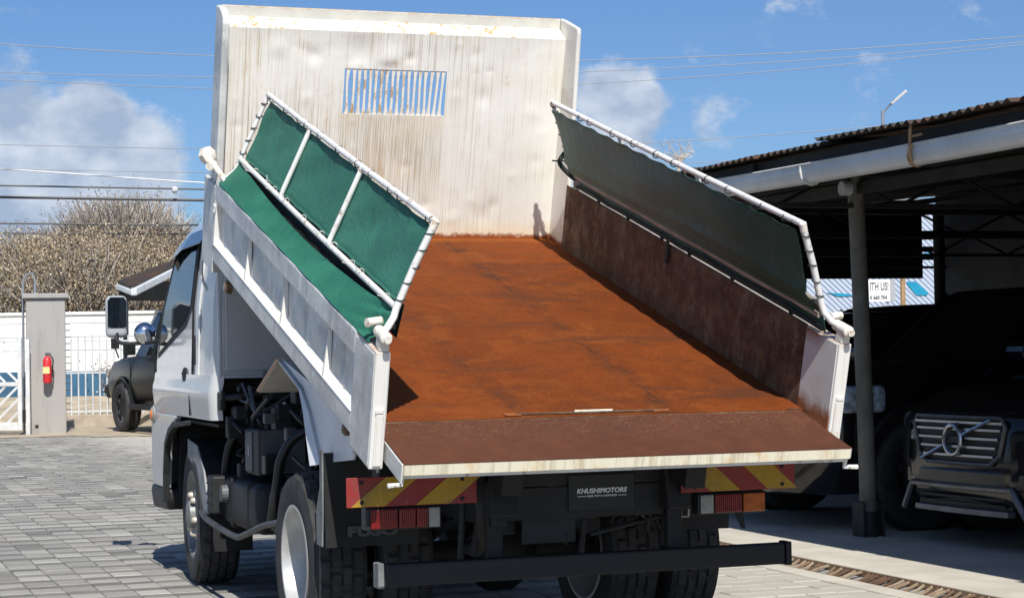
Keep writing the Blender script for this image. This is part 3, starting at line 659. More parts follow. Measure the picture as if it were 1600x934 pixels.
# ================================================================== SHED
SY0, SY1, SXB = -3.0, 14.0, 10.0
shed = empty('carport_shed', (2.62, 5, 0), 'open-fronted carport shed with a corrugated iron roof on the right', 'shed')
def S_(mb, name, mat, **k): return inpar(mb.build(name, mat, **k), shed)
y = SY0; k = 0
while y < SY1:
    near = y < 2.66; wdt = .9; base = 2.332 if near else 2.312; e = random.uniform(-.03, .03); lift = random.uniform(-.005, .006)+(.010*(y-2.6)/2 if y > 2.6 else 0)
    x0_ = 2.62+e+(0 if near else .02); tw = random.uniform(-.012, .012)
    def fn(u, v, y=y, x0_=x0_, base=base, lift=lift, tw=tw):
        x = x0_+(SXB+.3-x0_)*v; yy = y-.12+(wdt+.12)*u
        return (x, yy, base+lift+tw*u+(x-2.62)*.075+.012*sin(2*pi*yy/.082)+.004*(k % 2))
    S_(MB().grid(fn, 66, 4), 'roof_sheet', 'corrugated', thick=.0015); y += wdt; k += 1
for i, yy in enumerate((-2.4, .9, 4.32, 7.6, 10.8, 13.8)):
    if yy != 4.32: S_(MB().tube([(3.46, yy, 0), (3.46, yy, 2.26)], .07, 14), 'post', 'pole_paint', smooth=True)
    S_(MB().tube([(8.3, yy+.4, 0), (8.3, yy+.4, 2.6)], .06, 12), 'post', 'shed_steel', smooth=True)
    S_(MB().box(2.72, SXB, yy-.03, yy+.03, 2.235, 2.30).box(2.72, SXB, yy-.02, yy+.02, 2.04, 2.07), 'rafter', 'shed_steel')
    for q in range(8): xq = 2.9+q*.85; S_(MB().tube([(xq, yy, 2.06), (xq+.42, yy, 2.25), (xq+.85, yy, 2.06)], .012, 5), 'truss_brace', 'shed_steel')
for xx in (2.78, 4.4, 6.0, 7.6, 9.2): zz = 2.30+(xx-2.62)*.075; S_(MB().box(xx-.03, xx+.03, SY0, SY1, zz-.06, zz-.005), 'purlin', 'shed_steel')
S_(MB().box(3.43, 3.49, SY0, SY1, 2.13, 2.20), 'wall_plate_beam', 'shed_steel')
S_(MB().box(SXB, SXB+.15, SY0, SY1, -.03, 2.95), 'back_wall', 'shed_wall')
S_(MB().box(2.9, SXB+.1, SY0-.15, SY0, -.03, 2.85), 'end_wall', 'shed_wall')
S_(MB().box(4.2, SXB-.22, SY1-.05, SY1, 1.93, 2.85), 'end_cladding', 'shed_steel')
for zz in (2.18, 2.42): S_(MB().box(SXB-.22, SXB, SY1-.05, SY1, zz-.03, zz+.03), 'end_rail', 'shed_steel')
# leaning front post with its foot bracket
fp = S_(MB().tube([(3.487, 4.32, .02), (3.48, 4.325, .8), (3.465, 4.33, 1.6), (3.45, 4.335, 2.23)], .052, 16), 'front_post', 'pole_paint', smooth=True)
for sx in (-1, 1): tag_ = MB().box(3.487+sx*.07-.006, 3.487+sx*.07+.006, 4.25, 4.39, .005, .22); o = tag_.build('foot_bracket', 'shed_steel', fp, bevel=.003); 
MB().tube([(3.487, 4.32, .0), (3.487, 4.32, .16)], .057, 16).build('rust_band', 'shed_steel', fp, smooth=True)
# gutter
gy0, gy1 = -3.0, 8.0
prof = [(2.655, 2.232), (2.652, 2.20), (2.66, 2.165), (2.685, 2.138), (2.715, 2.128), (2.75, 2.135), (2.775, 2.16), (2.782, 2.20), (2.78, 2.232)]
gut = MB()
def gfn(u, v):
    i = min(int(v*(len(prof)-1)+1e-6), len(prof)-1); x, z = prof[i]; return (x, gy0+(gy1-gy0)*u, z+.010*sin(u*9))
gut.grid(gfn, 24, len(prof)-1); G = S_(gut, 'gutter', 'gutter_paint', thick=.003, smooth=True)
MB().tube([(2.654, gy0+(gy1-gy0)*i/24, 2.234+.010*sin(i/24*9)) for i in range(25)], .008, 6).build('lip', 'fence_white', G)
for yy in (1.25, 3.55, 5.6, -1): 
    MB().tube([(p-.003 if p < 2.7 else p+.003, yy, z-.004+.010*sin((yy-gy0)/(gy1-gy0)*9)) for p, z in prof], .009, 6).build('strap', 'fence_white', G)
MB().lathe([(-.03, 0), (-.03, .045), (.03, .045), (.03, 0)], 14, T((3.36, 4.3, 2.16))).build('pipe_end', 'gutter_paint', G)
rope = MB(); yy = 2.33
rope.tube([(p-.008 if p < 2.7 else p+.006, yy+.02*i, z-.006) for i, (p, z) in enumerate(prof)], .012, 6)
rope.tube(smoothpath([(2.66, yy+.02, 2.13), (2.640, yy+.01, 2.17), (2.636, yy, 2.24), (2.63, yy-.015, 2.30), (2.63, yy-.03, 2.335)], 4), .009, 6); rope.tube([(2.645, yy-.01, 2.265), (2.652, yy-.09, 2.268)], .007, 6)
tag(rope.build('straw_rope', 'rope_straw'), 'twisted straw-coloured rope tied round the white gutter', 'rope')

# billboard wall seen through the shed
sd_ = 36; sw = empty('street_hoarding', BG(bgx(1370, sd_), sd_), 'pale diagonal-hatched hoarding with a teal stripe, seen through the shed', 'hoarding')
hm = MB().box(bgx(1180, sd_), bgx(1560, sd_), 0, .08, -.03, 3.6).build('panel', 'hatch_sheet', None, BGM @ T((0, sd_, 0))); hm.parent = sw; hm.matrix_parent_inverse = parent_inv(sw)
def sp(px, py, o): q = at(px, py, sd_); l = BGM.inverted() @ q; return (l.x, l.z)
tl = [sp(*q, 0) for q in ((1417, 440), (1431, 440), (1451, 458), (1447, 461), (1432, 461), (1419, 446))]
inpar(MB().prism(tl, sd_-.02, sd_-.004, 'y', BGM).build('teal_stripe', 'sign_teal'), sw)
tl = [sp(*q, 0) for q in ((1443, 395), (1453, 395), (1453, 404), (1443, 404))]
inpar(MB().prism(tl, sd_-.02, sd_-.004, 'y', BGM).build('teal_patch', 'sign_teal'), sw)
tl = [sp(*q, 0) for q in ((1292, 457), (1325, 459), (1336, 462), (1310, 463))]
inpar(MB().prism(tl, sd_-.02, sd_-.004, 'y', BGM).build('teal_mark', 'sign_teal'), sw)
tp_ = tag(MB().tube([BG(bgx(1411, 34), 34, -.03), BG(bgx(1411, 34), 34, 2.6)], .045, 8).build('timber_pole', 'wood_old'), 'brown timber pole before the hatched hoarding, beside its teal stripe', 'pole')
nb = empty('notice_board', BG(bgx(1371, 35), 35), 'white notice board with dark lettering ending in US, glimpsed through the shed', 'sign')
l0, t0 = sp(1340, 438, 0); 
def nbx(px): return bgx(px, 35)
inpar(MB().box(nbx(1338), nbx(1391), 35, 35.03, bgz(1370, 471, 35), bgz(1370, 437, 35), BGM).build('board', 'sign_white'), nb)
inpar(MB().box(nbx(1391)+.002, nbx(1399), 35, 35.03, bgz(1370, 471, 35), bgz(1370, 437, 35), BGM).build('side_band', 'sign_grey'), nb)
for xx in (1345, 1388): inpar(MB().box(nbx(xx)-.02, nbx(xx)+.02, 35.032, 35.07, -.03, bgz(1370, 440, 35), BGM).build('leg', 'sign_grey'), nb)
def facing(px, py, d): l = BGM.inverted() @ at(px, py, d); return BGM @ T((l.x, d, l.z)) @ RX(pi/2)
for txt, px, py, wpx, sz in (('ITH US!', 1374, 448, 29, .2), ('0 660 704', 1373, 465, 27, .09)):
    o = text_mesh(txt, sz, 'sign_ink', facing(px, py, 34.995), None, width=wpx/CF*35, bold=.004); inpar(o, nb)
o = text_mesh('----------', .05, 'sign_grey', facing(1371, 459, 34.995), None, name='fine_print', width=20/CF*35); inpar(o, nb)

# ================================================================== VEHICLES IN THE BACKGROUND
def tyre_mesh(R, w, ri, tread=True, n=60, mat='rubber'):
    m = MB(); cols = [(-.5, 0), (-.42, .3), (-.40, 1), (-.25, 1), (-.23, 0), (-.20, 0), (-.18, 1), (-.03, 1), (-.015, .1), (.015, .1), (.03, 1), (.18, 1), (.20, 0), (.23, 0), (.25, 1), (.40, 1), (.42, .3), (.5, 0)]
    prof0 = [(-.46*w, ri), (-.50*w, ri+.25*(R-ri)), (-.515*w, ri+.6*(R-ri)), (-.49*w, ri+.85*(R-ri))]
    nn = n*4 if tread else n; rings = []
    for k in range(nn):
        a = 2*pi*k/nn; ring = [(x, r) for x, r in prof0]
        for j, (u, h) in enumerate(cols):
            blk = (k+(4 if -.2 < u < 0 else 0)+(3 if u > .2 else 0)+(6 if 0 < u < .2 else 0)) % 8
            d = .015 if tread else .004
            low = (tread and blk < 2 and h > .5)
            hh = 0.1 if low else h
            ring.append((u*w*.95, R-d*(1-hh)-.010*(abs(u)*2)**3))
        ring += [(-x, r) for x, r in prof0[::-1]]
        rings.append([Vector((x, r*cos(a), r*sin(a))) for x, r in ring])
    L = len(rings[0]); vs = [v for r in rings for v in r]; fs = []
    for k in range(nn):
        for j in range(L-1): fs.append((k*L+j, k*L+j+1, ((k+1) % nn)*L+j+1, ((k+1) % nn)*L+j))
    m.add(vs, fs); return m.mesh('tyre', mat, smooth=True)
car_tyre = tyre_mesh(.36, .23, .235, False, 48)
def spoke_rim(nsp=5, R=.24, mat='trim_silver'):
    m = MB(); m.lathe([(-.09, R-.03), (-.10, R), (-.085, R+.002), (.08, R+.002), (.10, R), (.09, R-.03), (.0, R-.04)], 40)
    m.lathe([(-.05, 0), (-.06, .03), (-.05, .06), (-.02, .065)], 20)
    for k in range(nsp):
        a = 2*pi*k/nsp; M = RX(a); m.add([M @ Vector(q) for q in ((-.05, -.035, .04), (-.05, .035, .04), (-.08, .03, R-.02), (-.08, -.03, R-.02), (-.02, -.035, .04), (-.02, .035, .04), (-.04, .03, R-.02), (-.04, -.03, R-.02))], [(0, 1, 2, 3), (4, 5, 6, 7), (0, 1, 5, 4), (1, 2, 6, 5), (2, 3, 7, 6), (3, 0, 4, 7)])
    return m.mesh('rim', mat, smooth=True)
rim5 = spoke_rim(); rimdark = spoke_rim(6, .24, 'rim_grey')
well_me = MB().lathe([(-.003, 0), (-.003, .41), (.04, .41), (.04, 0)], 36).mesh('wheel_well', 'trim_black')
def flare_mesh(mat): 
    m = MB(); m.tube([(0, .42*cos(a), .42*sin(a)) for a in [radians(-15+210*i/20) for i in range(21)]], .028, 6); return m.mesh('wheel_arch', mat, smooth=True)
def car_wheels(root, hw, yf, yr, rimm, flare, R=.36):
    for sx in (-1, 1):
        for yy in (yf, yr):
            rt = Matrix.Identity(4) if sx < 0 else RZ(pi)
            wl_ = link('wheel', rimm, root, T((sx*(hw-.06), yy, R)) @ rt); link('tyre', car_tyre, wl_)
            link('wheel_well', well_me, root, T((sx*(hw+.004), yy, R+.02)) @ rt); link('wheel_arch', flare, root, T((sx*(hw+.006), yy, R+.02)) @ rt)
def ring_pts(y, zl, zb, hw, crown, n=0):
    half = [(.55*hw, zl), (.9*hw, zl+.02), (.985*hw, zl+.14), (hw, zl+(zb-zl)*.5), (.985*hw, zb-.10), (.93*hw, zb-.02), (.7*hw, zb+crown*.6), (.35*hw, zb+crown)]
    return [Vector((x, y, z)) for x, z in half]+[Vector((-x, y, z)) for x, z in half[::-1]]
def car_body(root, st, mat, name='body'):
    return MB().loft([ring_pts(*s) for s in st]).build(name, mat, root, smooth=True)
def greenhouse(root, base, roof, glass, paint):     # base/roof: (z, hw, yfront, yrear)
    def ring(z, hw, yf, yr, b=.12): return [Vector(q+(z,)) for q in ((hw-b, yf), (hw, yf-b*1.6), (hw, yr+b), (hw-b, yr), (-hw+b, yr), (-hw, yr+b), (-hw, yf-b*1.6), (-hw+b, yf))]
    a, b = ring(*base), ring(*roof)
    g = MB().loft([a, b]).build('windows', glass, root, bevel=.01)
    top = [ring(roof[0]+.002, roof[1]+.012, roof[2]+.03, roof[3]-.03), ring(roof[0]+.04, roof[1]-.03, roof[2]-.05, roof[3]+.03), ring(roof[0]+.06, roof[1]-.2, roof[2]-.3, roof[3]+.2)]
    MB().loft(top).build('roof', paint, root, smooth=True)
    for i, j in ((0, 0), (7, 7), (3, 3), (4, 4)):
        MB().tube([a[i]+Vector((0, 0, -.02)), b[i]+Vector((0, 0, .01))], .035, 6).build('pillar', paint, root)
    ym = (base[2]+base[3])/2
    for sx in (-1, 1): MB().tube([(sx*(base[1]+.004), ym, base[0]), (sx*(roof[1]+.004), ym-.05, roof[0])], .03, 6).build('pillar', paint, root)
    return g
# ---- SUV with slatted grille
def suv(root, paint, hood=1.02, L=4.7, hw=.93, roofz=1.68, wb=1.15, wt=1.95, nose=0):
    f = L/2
    st = [(f, .30, .74-nose*.3, hw*.50, .02), (f-.04, .24, .84-nose, hw*.68, .03), (f-.14, .23, hood-.06-nose, hw*.84, .04), (f-.32, .22, hood-.02-nose*.75, hw*.95, .05), (f-.7, .22, hood+.02-nose*.4, hw, .05), (f-1.35, .22, hood+.07, hw, .04), (0, .22, hood+.08, hw, .02), (-f+.9, .24, hood+.08, hw, .02), (-f+.15, .28, hood+.06, hw*.97, .02), (-f, .36, hood-.05, hw*.88, .0)]
    car_body(root, st, paint)
    greenhouse(root, (hood+.06, hw*.92, f-wb, -f+.12), (roofz, hw*.76, f-wt, -f+.45), 'car_glass', paint)
    car_wheels(root, hw, f-.88, -f+.95, rim5, flare_mesh('trim_black'))
    for sx in (-1, 1):
        mm = MB().loft([[Vector((sx*(hw+.02+q*.1), f-1.55-.02*abs(c), hood+.13+.075*s_)) if 0 else Vector((sx*(hw+.02+q*.2), f-1.55+.05*c, hood+.13+.07*s_)) for c, s_ in [(cos(t), sin(t)) for t in [2*pi*i/10 for i in range(10)]]] for q in (0, .5, 1)])
        mm.build('side_mirror', paint, root, bevel=.01)
A1 = atan2(-1, 0)
def facing_z(nx, ny): return atan2(nx, -ny)+pi   # heading so that local +Y points to (nx,ny)
def heading(nx, ny): return atan2(-nx, ny)
vol_front = at(1500, 686, 11.5); ang = radians(4); nx, ny = -cos(ang), -sin(ang)
def place(front, L): return (front.x-nx*L/2, front.y-ny*L/2, 0)
v = empty('parked_suv', place(vol_front, 4.6), 'black SUV with slatted chrome grille and silver skid plate, nearest in the shed', 'car', 'cars parked in the shed', heading(nx, ny))
suv(v, 'car_black', .95, 4.6, .94, 1.62, nose=.075); f = 2.3
gy = f+.05; GZ = -.05
gp_ = [(-.40, .82), (.40, .82), (.43, .77), (.38, .61), (.30, .555), (-.30, .555), (-.38, .61), (-.43, .77)]; gp_ = [(x, z+GZ) for x, z in gp_]
def gcurve(x): return -.022*(x/.43)**2          # the nose is bowed in plan
def bow(m):
    m.v = [(x, y+gcurve(x), z) for x, y, z in m.v]; return m
def strip3(x0, x1, z0, z1, y0, y1, n=10):
    m = MB()
    for i in range(n+1): x = x0+(x1-x0)*i/n; m.v += [(x, y0, z0), (x, y1, z0), (x, y1, z1), (x, y0, z1)]
    for i in range(n):
        for q in range(4): m.f.append((i*4+q, i*4+(q+1) % 4, i*4+4+(q+1) % 4, i*4+4+q))
    m.f += [(3, 2, 1, 0), (n*4, n*4+1, n*4+2, n*4+3)]; return bow(m)
gr = strip3(-.40, .40, .565+GZ, .81+GZ, gy-.06, gy-.03).build('grille', 'trim_black', v)
m = MB(); pts = []
for (a, b), (c, d) in zip(gp_, gp_[1:]+gp_[:1]):
    for q in range(5): t = q/5; pts.append((a+(c-a)*t, gy-.022, b+(d-b)*t))
m.tube(pts+[pts[0]], .012, 6); bow(m).build('grille_frame', 'rim_grey', gr, smooth=True)
for i, zz in enumerate((.60, .65, .70, .75, .79)):
    hwid = .33+(zz-.60)*.42; strip3(-hwid, hwid, zz+GZ-.0065, zz+GZ+.0065, gy-.03, gy-.012).build('slat', 'chrome_dim', gr)
EC = .69+GZ
MB().tube([(.078*cos(t), gy+.004, EC+.085*sin(t)) for t in [2*pi*i/28 for i in range(29)]], .013, 8).build('emblem_ring', 'chrome_dim', gr, smooth=True)
for sx in (-1, 1):
    m = MB(); m.tube([(sx*(.085+.05*q), gy, EC-sx*(.085+.05*q)*.36) for q in range(6)], .009, 6); bow(m).build('emblem_bar', 'chrome_dim', gr)
MB().box(-.07, .07, gy-.012, gy-.002, EC-.016, EC+.016).build('emblem_plate', 'tank_black', gr)
strip3(-.56, .56, .36, .47, f-.05, f+.02).build('bumper', 'car_gloss', v, bevel=.015)
sk = [(-.58, .215), (-.47, .37), (.47, .37), (.58, .215), (.50, .215), (.41, .335), (-.41, .335), (-.50, .215)]
m = MB(); pts = []
for (a, b), (c, d) in zip(sk[:3], sk[1:4]):
    for q in range(8): t = q/8; pts.append((a+(c-a)*t, f+.03, b+(d-b)*t))
m.tube(pts+[(.58, f+.03, .215)], .019, 6); bow(m).build('skid_plate', 'skid_grey', v, smooth=True)
strip3(-.44, .44, .215, .25, f-.02, f+.035).build('skid_lip', 'skid_grey', v, bevel=.004)
for zz in (.275, .31): strip3(-.40, .40, zz-.007, zz+.007, f+.0, f+.02).build('intake_slat', 'trim_black', v)
strip3(-.44, .44, .25, .34, f-.06, f-.002).build('intake', 'plate_black', v)
for sx in (-1, 1):
    hp = [(.46, .70), (.50, .78), (.74, .80), (.80, .72), (.68, .67)]
    h_ = MB()
    for k in (0, 1): h_.v += [(sx*x, f-.10-.35*(x-.44)-.08*(1-k), z) for x, z in hp]
    h_.f += [(4, 3, 2, 1, 0), (5, 6, 7, 8, 9)]+[(i, (i+1) % 5, 5+(i+1) % 5, 5+i) for i in range(5)]
    h_ = h_.build('headlight', 'car_glass', v, bevel=.006)
    MB().tube([(sx*(.60+.042*cos(t)), f-.145-.015*cos(t), .735+.042*sin(t)) for t in [2*pi*i/18 for i in range(19)]], .008, 6).build('lamp_ring', 'chrome', h_)
    MB().prism([(sx*.60, .40), (sx*.82, .44), (sx*.82, .58), (sx*.68, .60)], f-.30, f-.16, 'y').build('fog_recess', 'trim_black', v, bevel=.02)
# ---- middle and far cars
nx, ny = -cos(radians(10)), -sin(radians(10))
nx, ny = -1.0, 0.0; mid = Vector((3.12, 5.45, 0))
v = empty('parked_suv', place(mid, 4.8), 'black off-roader with a wide windscreen and pale lamp, behind the front shed post', 'car', 'cars parked in the shed', heading(nx, ny))
suv(v, 'car_black', 1.00, 4.8, .93, 1.52, 1.55, 2.05)
MB().box(-.8, .8, 2.38, 2.46, .42, .62).build('bumper', 'trim_black', v, bevel=.03)
for sx in (-1, 1): MB().box(sx*.78-.13, sx*.78+.13, 2.28, 2.37, .80, .97).build('headlight', 'car_glass', v, bevel=.02)
MB().box(-.45, .45, 2.33, 2.385, .72, .95).build('grille', 'trim_black', v, bevel=.01)
for sx in (-1, 1): MB().box(sx*.90-.05, sx*.90+.05, 1.78, 2.12, .76, .93).build('side_lamp', 'lamp_blue', v, bevel=.03)
far = Vector((4.2, 8.8, 0))
v = empty('parked_suv', place(far, 4.6), 'black car farthest back in the shed, its roof just below the pale hoarding', 'car', 'cars parked in the shed', heading(nx, ny))
suv(v, 'car_black', .95, 4.6, .92, 1.46)
MB().box(-.75, .75, 2.28, 2.36, .40, .58).build('bumper', 'trim_black', v, bevel=.03)
MB().box(-.4, .4, 2.24, 2.32, .66, .86).build('grille', 'trim_black', v, bevel=.01)
for sx in (-1, 1): MB().box(sx*.72-.2, sx*.72+.14, 2.16, 2.30, .66, .84).build('headlight', 'lens_clear', v, bevel=.03)
# ---- green pickup far left
pk_d = 30.2; b = BG(bgx(200, pk_d), pk_d, 0); hd_ = -RH*cos(radians(60))+FH*sin(radians(60)); f = 2.45; hw = .88
sidev = Vector((hd_.y, -hd_.x, 0))    # right-hand side of the heading
cen = b-hd_*(f-.95)+sidev*(hw-.1) if (sidev.dot(FH) > 0) else b-hd_*(f-.95)-sidev*(hw-.1)
v = empty('parked_pickup', (cen.x, cen.y, 0), 'dark green double-cab pickup with a bull bar, parked by the fence', 'car', None, heading(hd_.x, hd_.y))
st = [(f, .52, .85, hw*.85, .0), (f-.08, .42, .98, hw*.93, .02), (f-.4, .40, 1.08, hw, .04), (f-1.2, .40, 1.14, hw, .04), (f-1.6, .40, 1.16, hw, .02), (-.3, .40, 1.16, hw, .0), (-f+.2, .42, 1.16, hw, .0), (-f, .5, 1.14, hw*.96, .0)]
car_body(v, st, 'car_green')
MB().box(-.80, .80, f-.02, f+.08, .50, .72).build('front_bumper', 'trim_black', v, bevel=.03)
for sx in (-1, 1):
    for yy in (f-1.30, f-2.35): MB().box(sx*(hw+.001)-.004, sx*(hw+.001)+.004, yy-.006, yy+.006, .50, 1.12).build('door_gap', 'plate_black', v)
greenhouse(v, (1.14, hw*.93, f-1.15, -.7), (1.76, hw*.78, f-1.75, -.55), 'glass_dark', 'car_green')
car_wheels(v, hw, f-.95, -f+1.2, rimdark, flare_mesh('car_green'), .38)
m = MB(); 
m.tube(smoothpath([(-.6, f+.05, .5), (-.6, f+.2, .8), (-.45, f+.22, 1.08), (.45, f+.22, 1.08), (.6, f+.2, .8), (.6, f+.05, .5)], 5), .035, 8); m.tube([(-.8, f+.1, .62), (.8, f+.1, .62)], .06, 8); m.build('bull_bar', 'trim_black', v, smooth=True)
for sx in (-1, 1):
    MB().box(sx*hw*.98-.02, sx*hw*.98+.02, -.0, .12, .92, .95).build('door_handle', 'trim_black', v)
    MB().tube([(sx*.86, -1.0, .42), (sx*.96, -.8, .40), (sx*.96, .9, .40), (sx*.86, 1.1, .42)], .045, 8).build('side_step', 'trim_black', v)
    mm = MB(); mm.tube([(sx*.80, f-.55, 1.12), (sx*.86, f-.55, 1.28)], .012, 6); mm.box(sx*.86-.06, sx*.86+.06, f-.58, f-.54, 1.26, 1.42); mm.build('wing_mirror', 'trim_black', v)
    MB().box(sx*.99-.09, sx*.99+.09, f-1.62, f-1.54, 1.16, 1.34).build('door_mirror', 'car_green', v, bevel=.02)
    MB().box(sx*.7-.14, sx*.7+.14, f-.1, f-.02, .82, .96).build('headlight', 'lens_clear', v, bevel=.02)
# ================================================================== THE TRUCK
truck = empty('dump_truck', (0, 0, 0), 'white tipper truck with raised rusty bed, seen from behind', 'truck')
TH, Z0 = .2872, .902
BED = T((0, 0, Z0)) @ RX(TH)          # bed frame: x across, y along the bed forward, z square to its floor
BI = BED.inverted()
WI, WO, HS, LB = .8626, .9134, .32, 3.05
def B(mb, name, mat, parent=None, **k):     # a part of the bed (or a sub-part when parent is given)
    return mb.build(name, mat, parent or truck, None if parent else BED, **k)
def Tk(mb, name, mat, parent=None, **k): return mb.build(name, mat, parent or truck, **k)
# floor, slightly buckled
rnd = random.Random(11); dn = [(rnd.uniform(-.8, .8), rnd.uniform(.4, 2.9), rnd.uniform(.08, .25), rnd.uniform(-.006, .006)) for _ in range(50)]
def floor_h(x, s):
    e = min(1, (WI-abs(x))/.06, (s-.21)/.08, (LB-s)/.06); return max(0, e)*sum(a*math.exp(-((x-p)**2+(s-q)**2)/r**2) for p, q, r, a in dn)
fl = MB().grid(lambda u, v: (-WI+2*WI*u, .21+(LB-.21)*v, floor_h(-WI+2*WI*u, .21+(LB-.21)*v)), 40, 60)
fl = B(fl, 'bed_floor', 'rust_floor', thick=-.004, smooth=True)
MB().box(-WI, WI, .21, 2.98, -.06, -.012).build('floor_plate', 'chassis_black', fl)
for k in range(9): MB().box(-.86, .86, .3+k*.3, .36+k*.3, -.12, -.062).build('cross_member', 'side_paint', fl)
for sx in (-1, 1): MB().box(sx*.36-.04, sx*.36+.04, .05, 2.95, -.24, -.122).build('bed_runner', 'chassis_black', fl)
# --- left and right side boards
for sx in (-1, 1):
    xo, xi = sx*WO, sx*WI
    def bx(m, a, b, s0, s1, n0, n1): return m.box(min(a, b), max(a, b), s0, s1, n0, n1)
    side = B(bx(MB(), xi+sx*.001, xi+sx*.012, .27, 2.86, -.02, HS-.012), 'sideboard', 'rust_side' if sx > 0 else 'side_paint', bevel=.002)
    bx(MB(), xo, xi, .268, 2.83, .228, HS).build('top_rail', 'side_paint' if sx < 0 else 'pipe_shaded', side, bevel=.008)
    if sx > 0: bx(MB(), xi-.004, xi-.0005, .262, 2.85, -.02, HS+.002).build('inner_sheet', 'rust_side', side)
    bx(MB(), xo, xi, .268, 2.83, -.058, .022).build('lower_rail', 'side_paint', side, bevel=.005)
    MB().prism([(xo+sx*.002, .0225), (xo-sx*.034, .0225), (xo-sx*.034, .062)], .27, 2.83, 'y').build('ledge', 'post_paint', side)
    # pressed panels between the ribs
    ribs = [2.14, 1.43, .71]; ends = [.27, .71, 1.43, 2.14, 2.83]
    for i in range(4):
        a, b = ends[i]+.03, ends[i+1]-.03; mm = (a+b)/2
        def pan(u, v, a=a, b=b):
            s = a+(b-a)*u; n = .03+.195*v; k = max(0, min(1, min(u, 1-u)*7)); 
            return (xo-sx*(.030-.006*k+.006*math.exp(-((u-.5)/.03)**2)+.003*sin(s*23)*sin(n*30)), s, n)
        MB().grid(pan, 36, 8).build('panel', 'side_paint', side, smooth=True)
    for r in ribs:
        MB().add([(xo-sx*.03, r+.03, .022), (xo-sx*.03, r-.035, .022), (xo+sx*.0, r-.03, .024), (xo-sx*.0, r-.012, .024), (xo-sx*.028, r+.02, .227), (xo-sx*.028, r-.012, .227), (xo-sx*.02, r-.010, .227), (xo-sx*.02, r-.004, .227)],
                 [(0, 1, 2, 3), (4, 5, 6, 7), (0, 1, 5, 4), (1, 2, 6, 5), (2, 3, 7, 6), (3, 0, 4, 7)]).build('rib', 'post_paint', side)
    # rear post
    pst = B(bx(MB(), xo, xi-(sx*.0), .0, .262, -.102, HS), 'rear_post', 'post_paint', bevel=.005)
    bx(MB(), xo+sx*.0025, xo-sx*.001, .012, .255, -.09, HS-.012).build('outer_skin', 'side_paint', pst, bevel=.001)
    bx(MB(), xi-sx*.004, xi+sx*.001, .012, .255, -.02, HS-.006).build('inner_skin', 'inner_post_paint', pst)
    bx(MB(), xo-sx*.012, xi+sx*.010, -.008, .0, -.09, .10).build('face_bead', 'post_paint', pst, bevel=.004)
    bx(MB(), xo-sx*.01, xi+sx*.012, -.010, -.0005, .10, .118).build('face_step', 'post_paint', pst, bevel=.004)
    # front post
    fpst = B(bx(MB(), xo, xi+sx*.002, 2.834, 3.10, -.12, HS-.02), 'front_post', 'side_paint', bevel=.004)
    MB().prism([(xo+sx*.004, .02), (xo-sx*.036, .02), (xo-sx*.036, .23), (xo+sx*.001, .23)], 2.80, 2.833, 'y').build('end_gusset', 'post_paint', fpst, bevel=.002)
    MB().tube([(xo+sx*.004, 2.80, .18), (xo+sx*.004, 2.795, .21), (xo+sx*.004, 2.82, .215), (xo+sx*.004, 2.825, .185), (xo+sx*.004, 2.80, .18)], .005, 6).build('tie_ring', 'pipe_white', fpst)
# --- head board
hd_me = random.Random(5); dents = [(hd_me.uniform(-.8, .8), hd_me.uniform(.05, .98), hd_me.uniform(.014, .035), hd_me.uniform(-.004, .004)) for _ in range(70)]+[(-.42, .90, .035, .008), (-.05, .9, .05, -.009), (.06, .90, .025, .007), (.45, .72, .04, .005), (-.6, .93, .04, -.006), (-.2, .93, .07, .007), (.4, .93, .03, .004), (.5, .12, .05, .005), (.2, .1, .06, -.005), (0, .3, .2, .006), (.5, .4, .25, -.006)]
hx0, hx1, hz0, hz1 = -.266, .252, .622, .842
xs = sorted(set([round(-WI+2*WI*i/130, 4) for i in range(131)]+[hx0, hx1])); zs = sorted(set([round(1.02*i/84, 4) for i in range(85)]+[hz0, hz1]))
vs = []; fs = []
for x in xs:
    for z in zs:
        e = max(0, min(1, (WI-abs(x))/.05, z/.04, (1.02-z)/.03, max(abs(x+.007)-.27, abs(z-.732)-.12, 0)/.03))
        vs.append((x, LB+e*sum(a*math.exp(-((x-p)**2+(z-q)**2)/r**2) for p, q, r, a in dents), z))
nz_ = len(zs)
for i in range(len(xs)-1):
    for j in range(nz_-1):
        cx, cz = (xs[i]+xs[i+1])/2, (zs[j]+zs[j+1])/2
        if hx0 < cx < hx1 and hz0 < cz < hz1: continue
        fs.append((i*nz_+j, (i+1)*nz_+j, (i+1)*nz_+j+1, i*nz_+j+1))
hb = B(MB().add(vs, fs), 'head_board', 'board_streaked', thick=.006, smooth=True)
NB = 18
for k in range(NB):
    x = hx0+(hx1-hx0)*(k+.75)/(NB+.5); bd = [hd_me.uniform(-.0018, .0018) for _ in range(2)]; tilt = hd_me.gauss(0, .0015)
    if k in (0,): bd = [-.004, .004]
    if k > NB-4: tilt = .005
    w2 = .0055
    pts = [(x+tilt*(t-.5)*2+bd[0]*sin(pi*t)+bd[1]*.5*sin(2*pi*t), hz0+(hz1-hz0)*t) for t in [i/8 for i in range(9)]]
    m = MB(); 
    for i, (a, z) in enumerate(pts):
        g = w2*(1.0+.9*(abs(i-4)/4)**4); m.v += [(a-g, LB-.003, z), (a+g, LB-.003, z), (a+g, LB+.004, z), (a-g, LB+.004, z)]
    for i in range(8):
        for q in range(4): m.f.append((i*4+q, i*4+(q+1) % 4, i*4+4+(q+1) % 4, i*4+4+q))
    m.build('vent_slat', 'header_paint', hb)
MB().add([(-WI, LB, 1.021), (WI, LB, 1.021), (WI-.004, LB+.085, 1.062), (-WI+.004, LB+.085, 1.062)], [(0, 1, 2, 3)]).build('header_shelf', 'header_paint', hb, thick=.004)
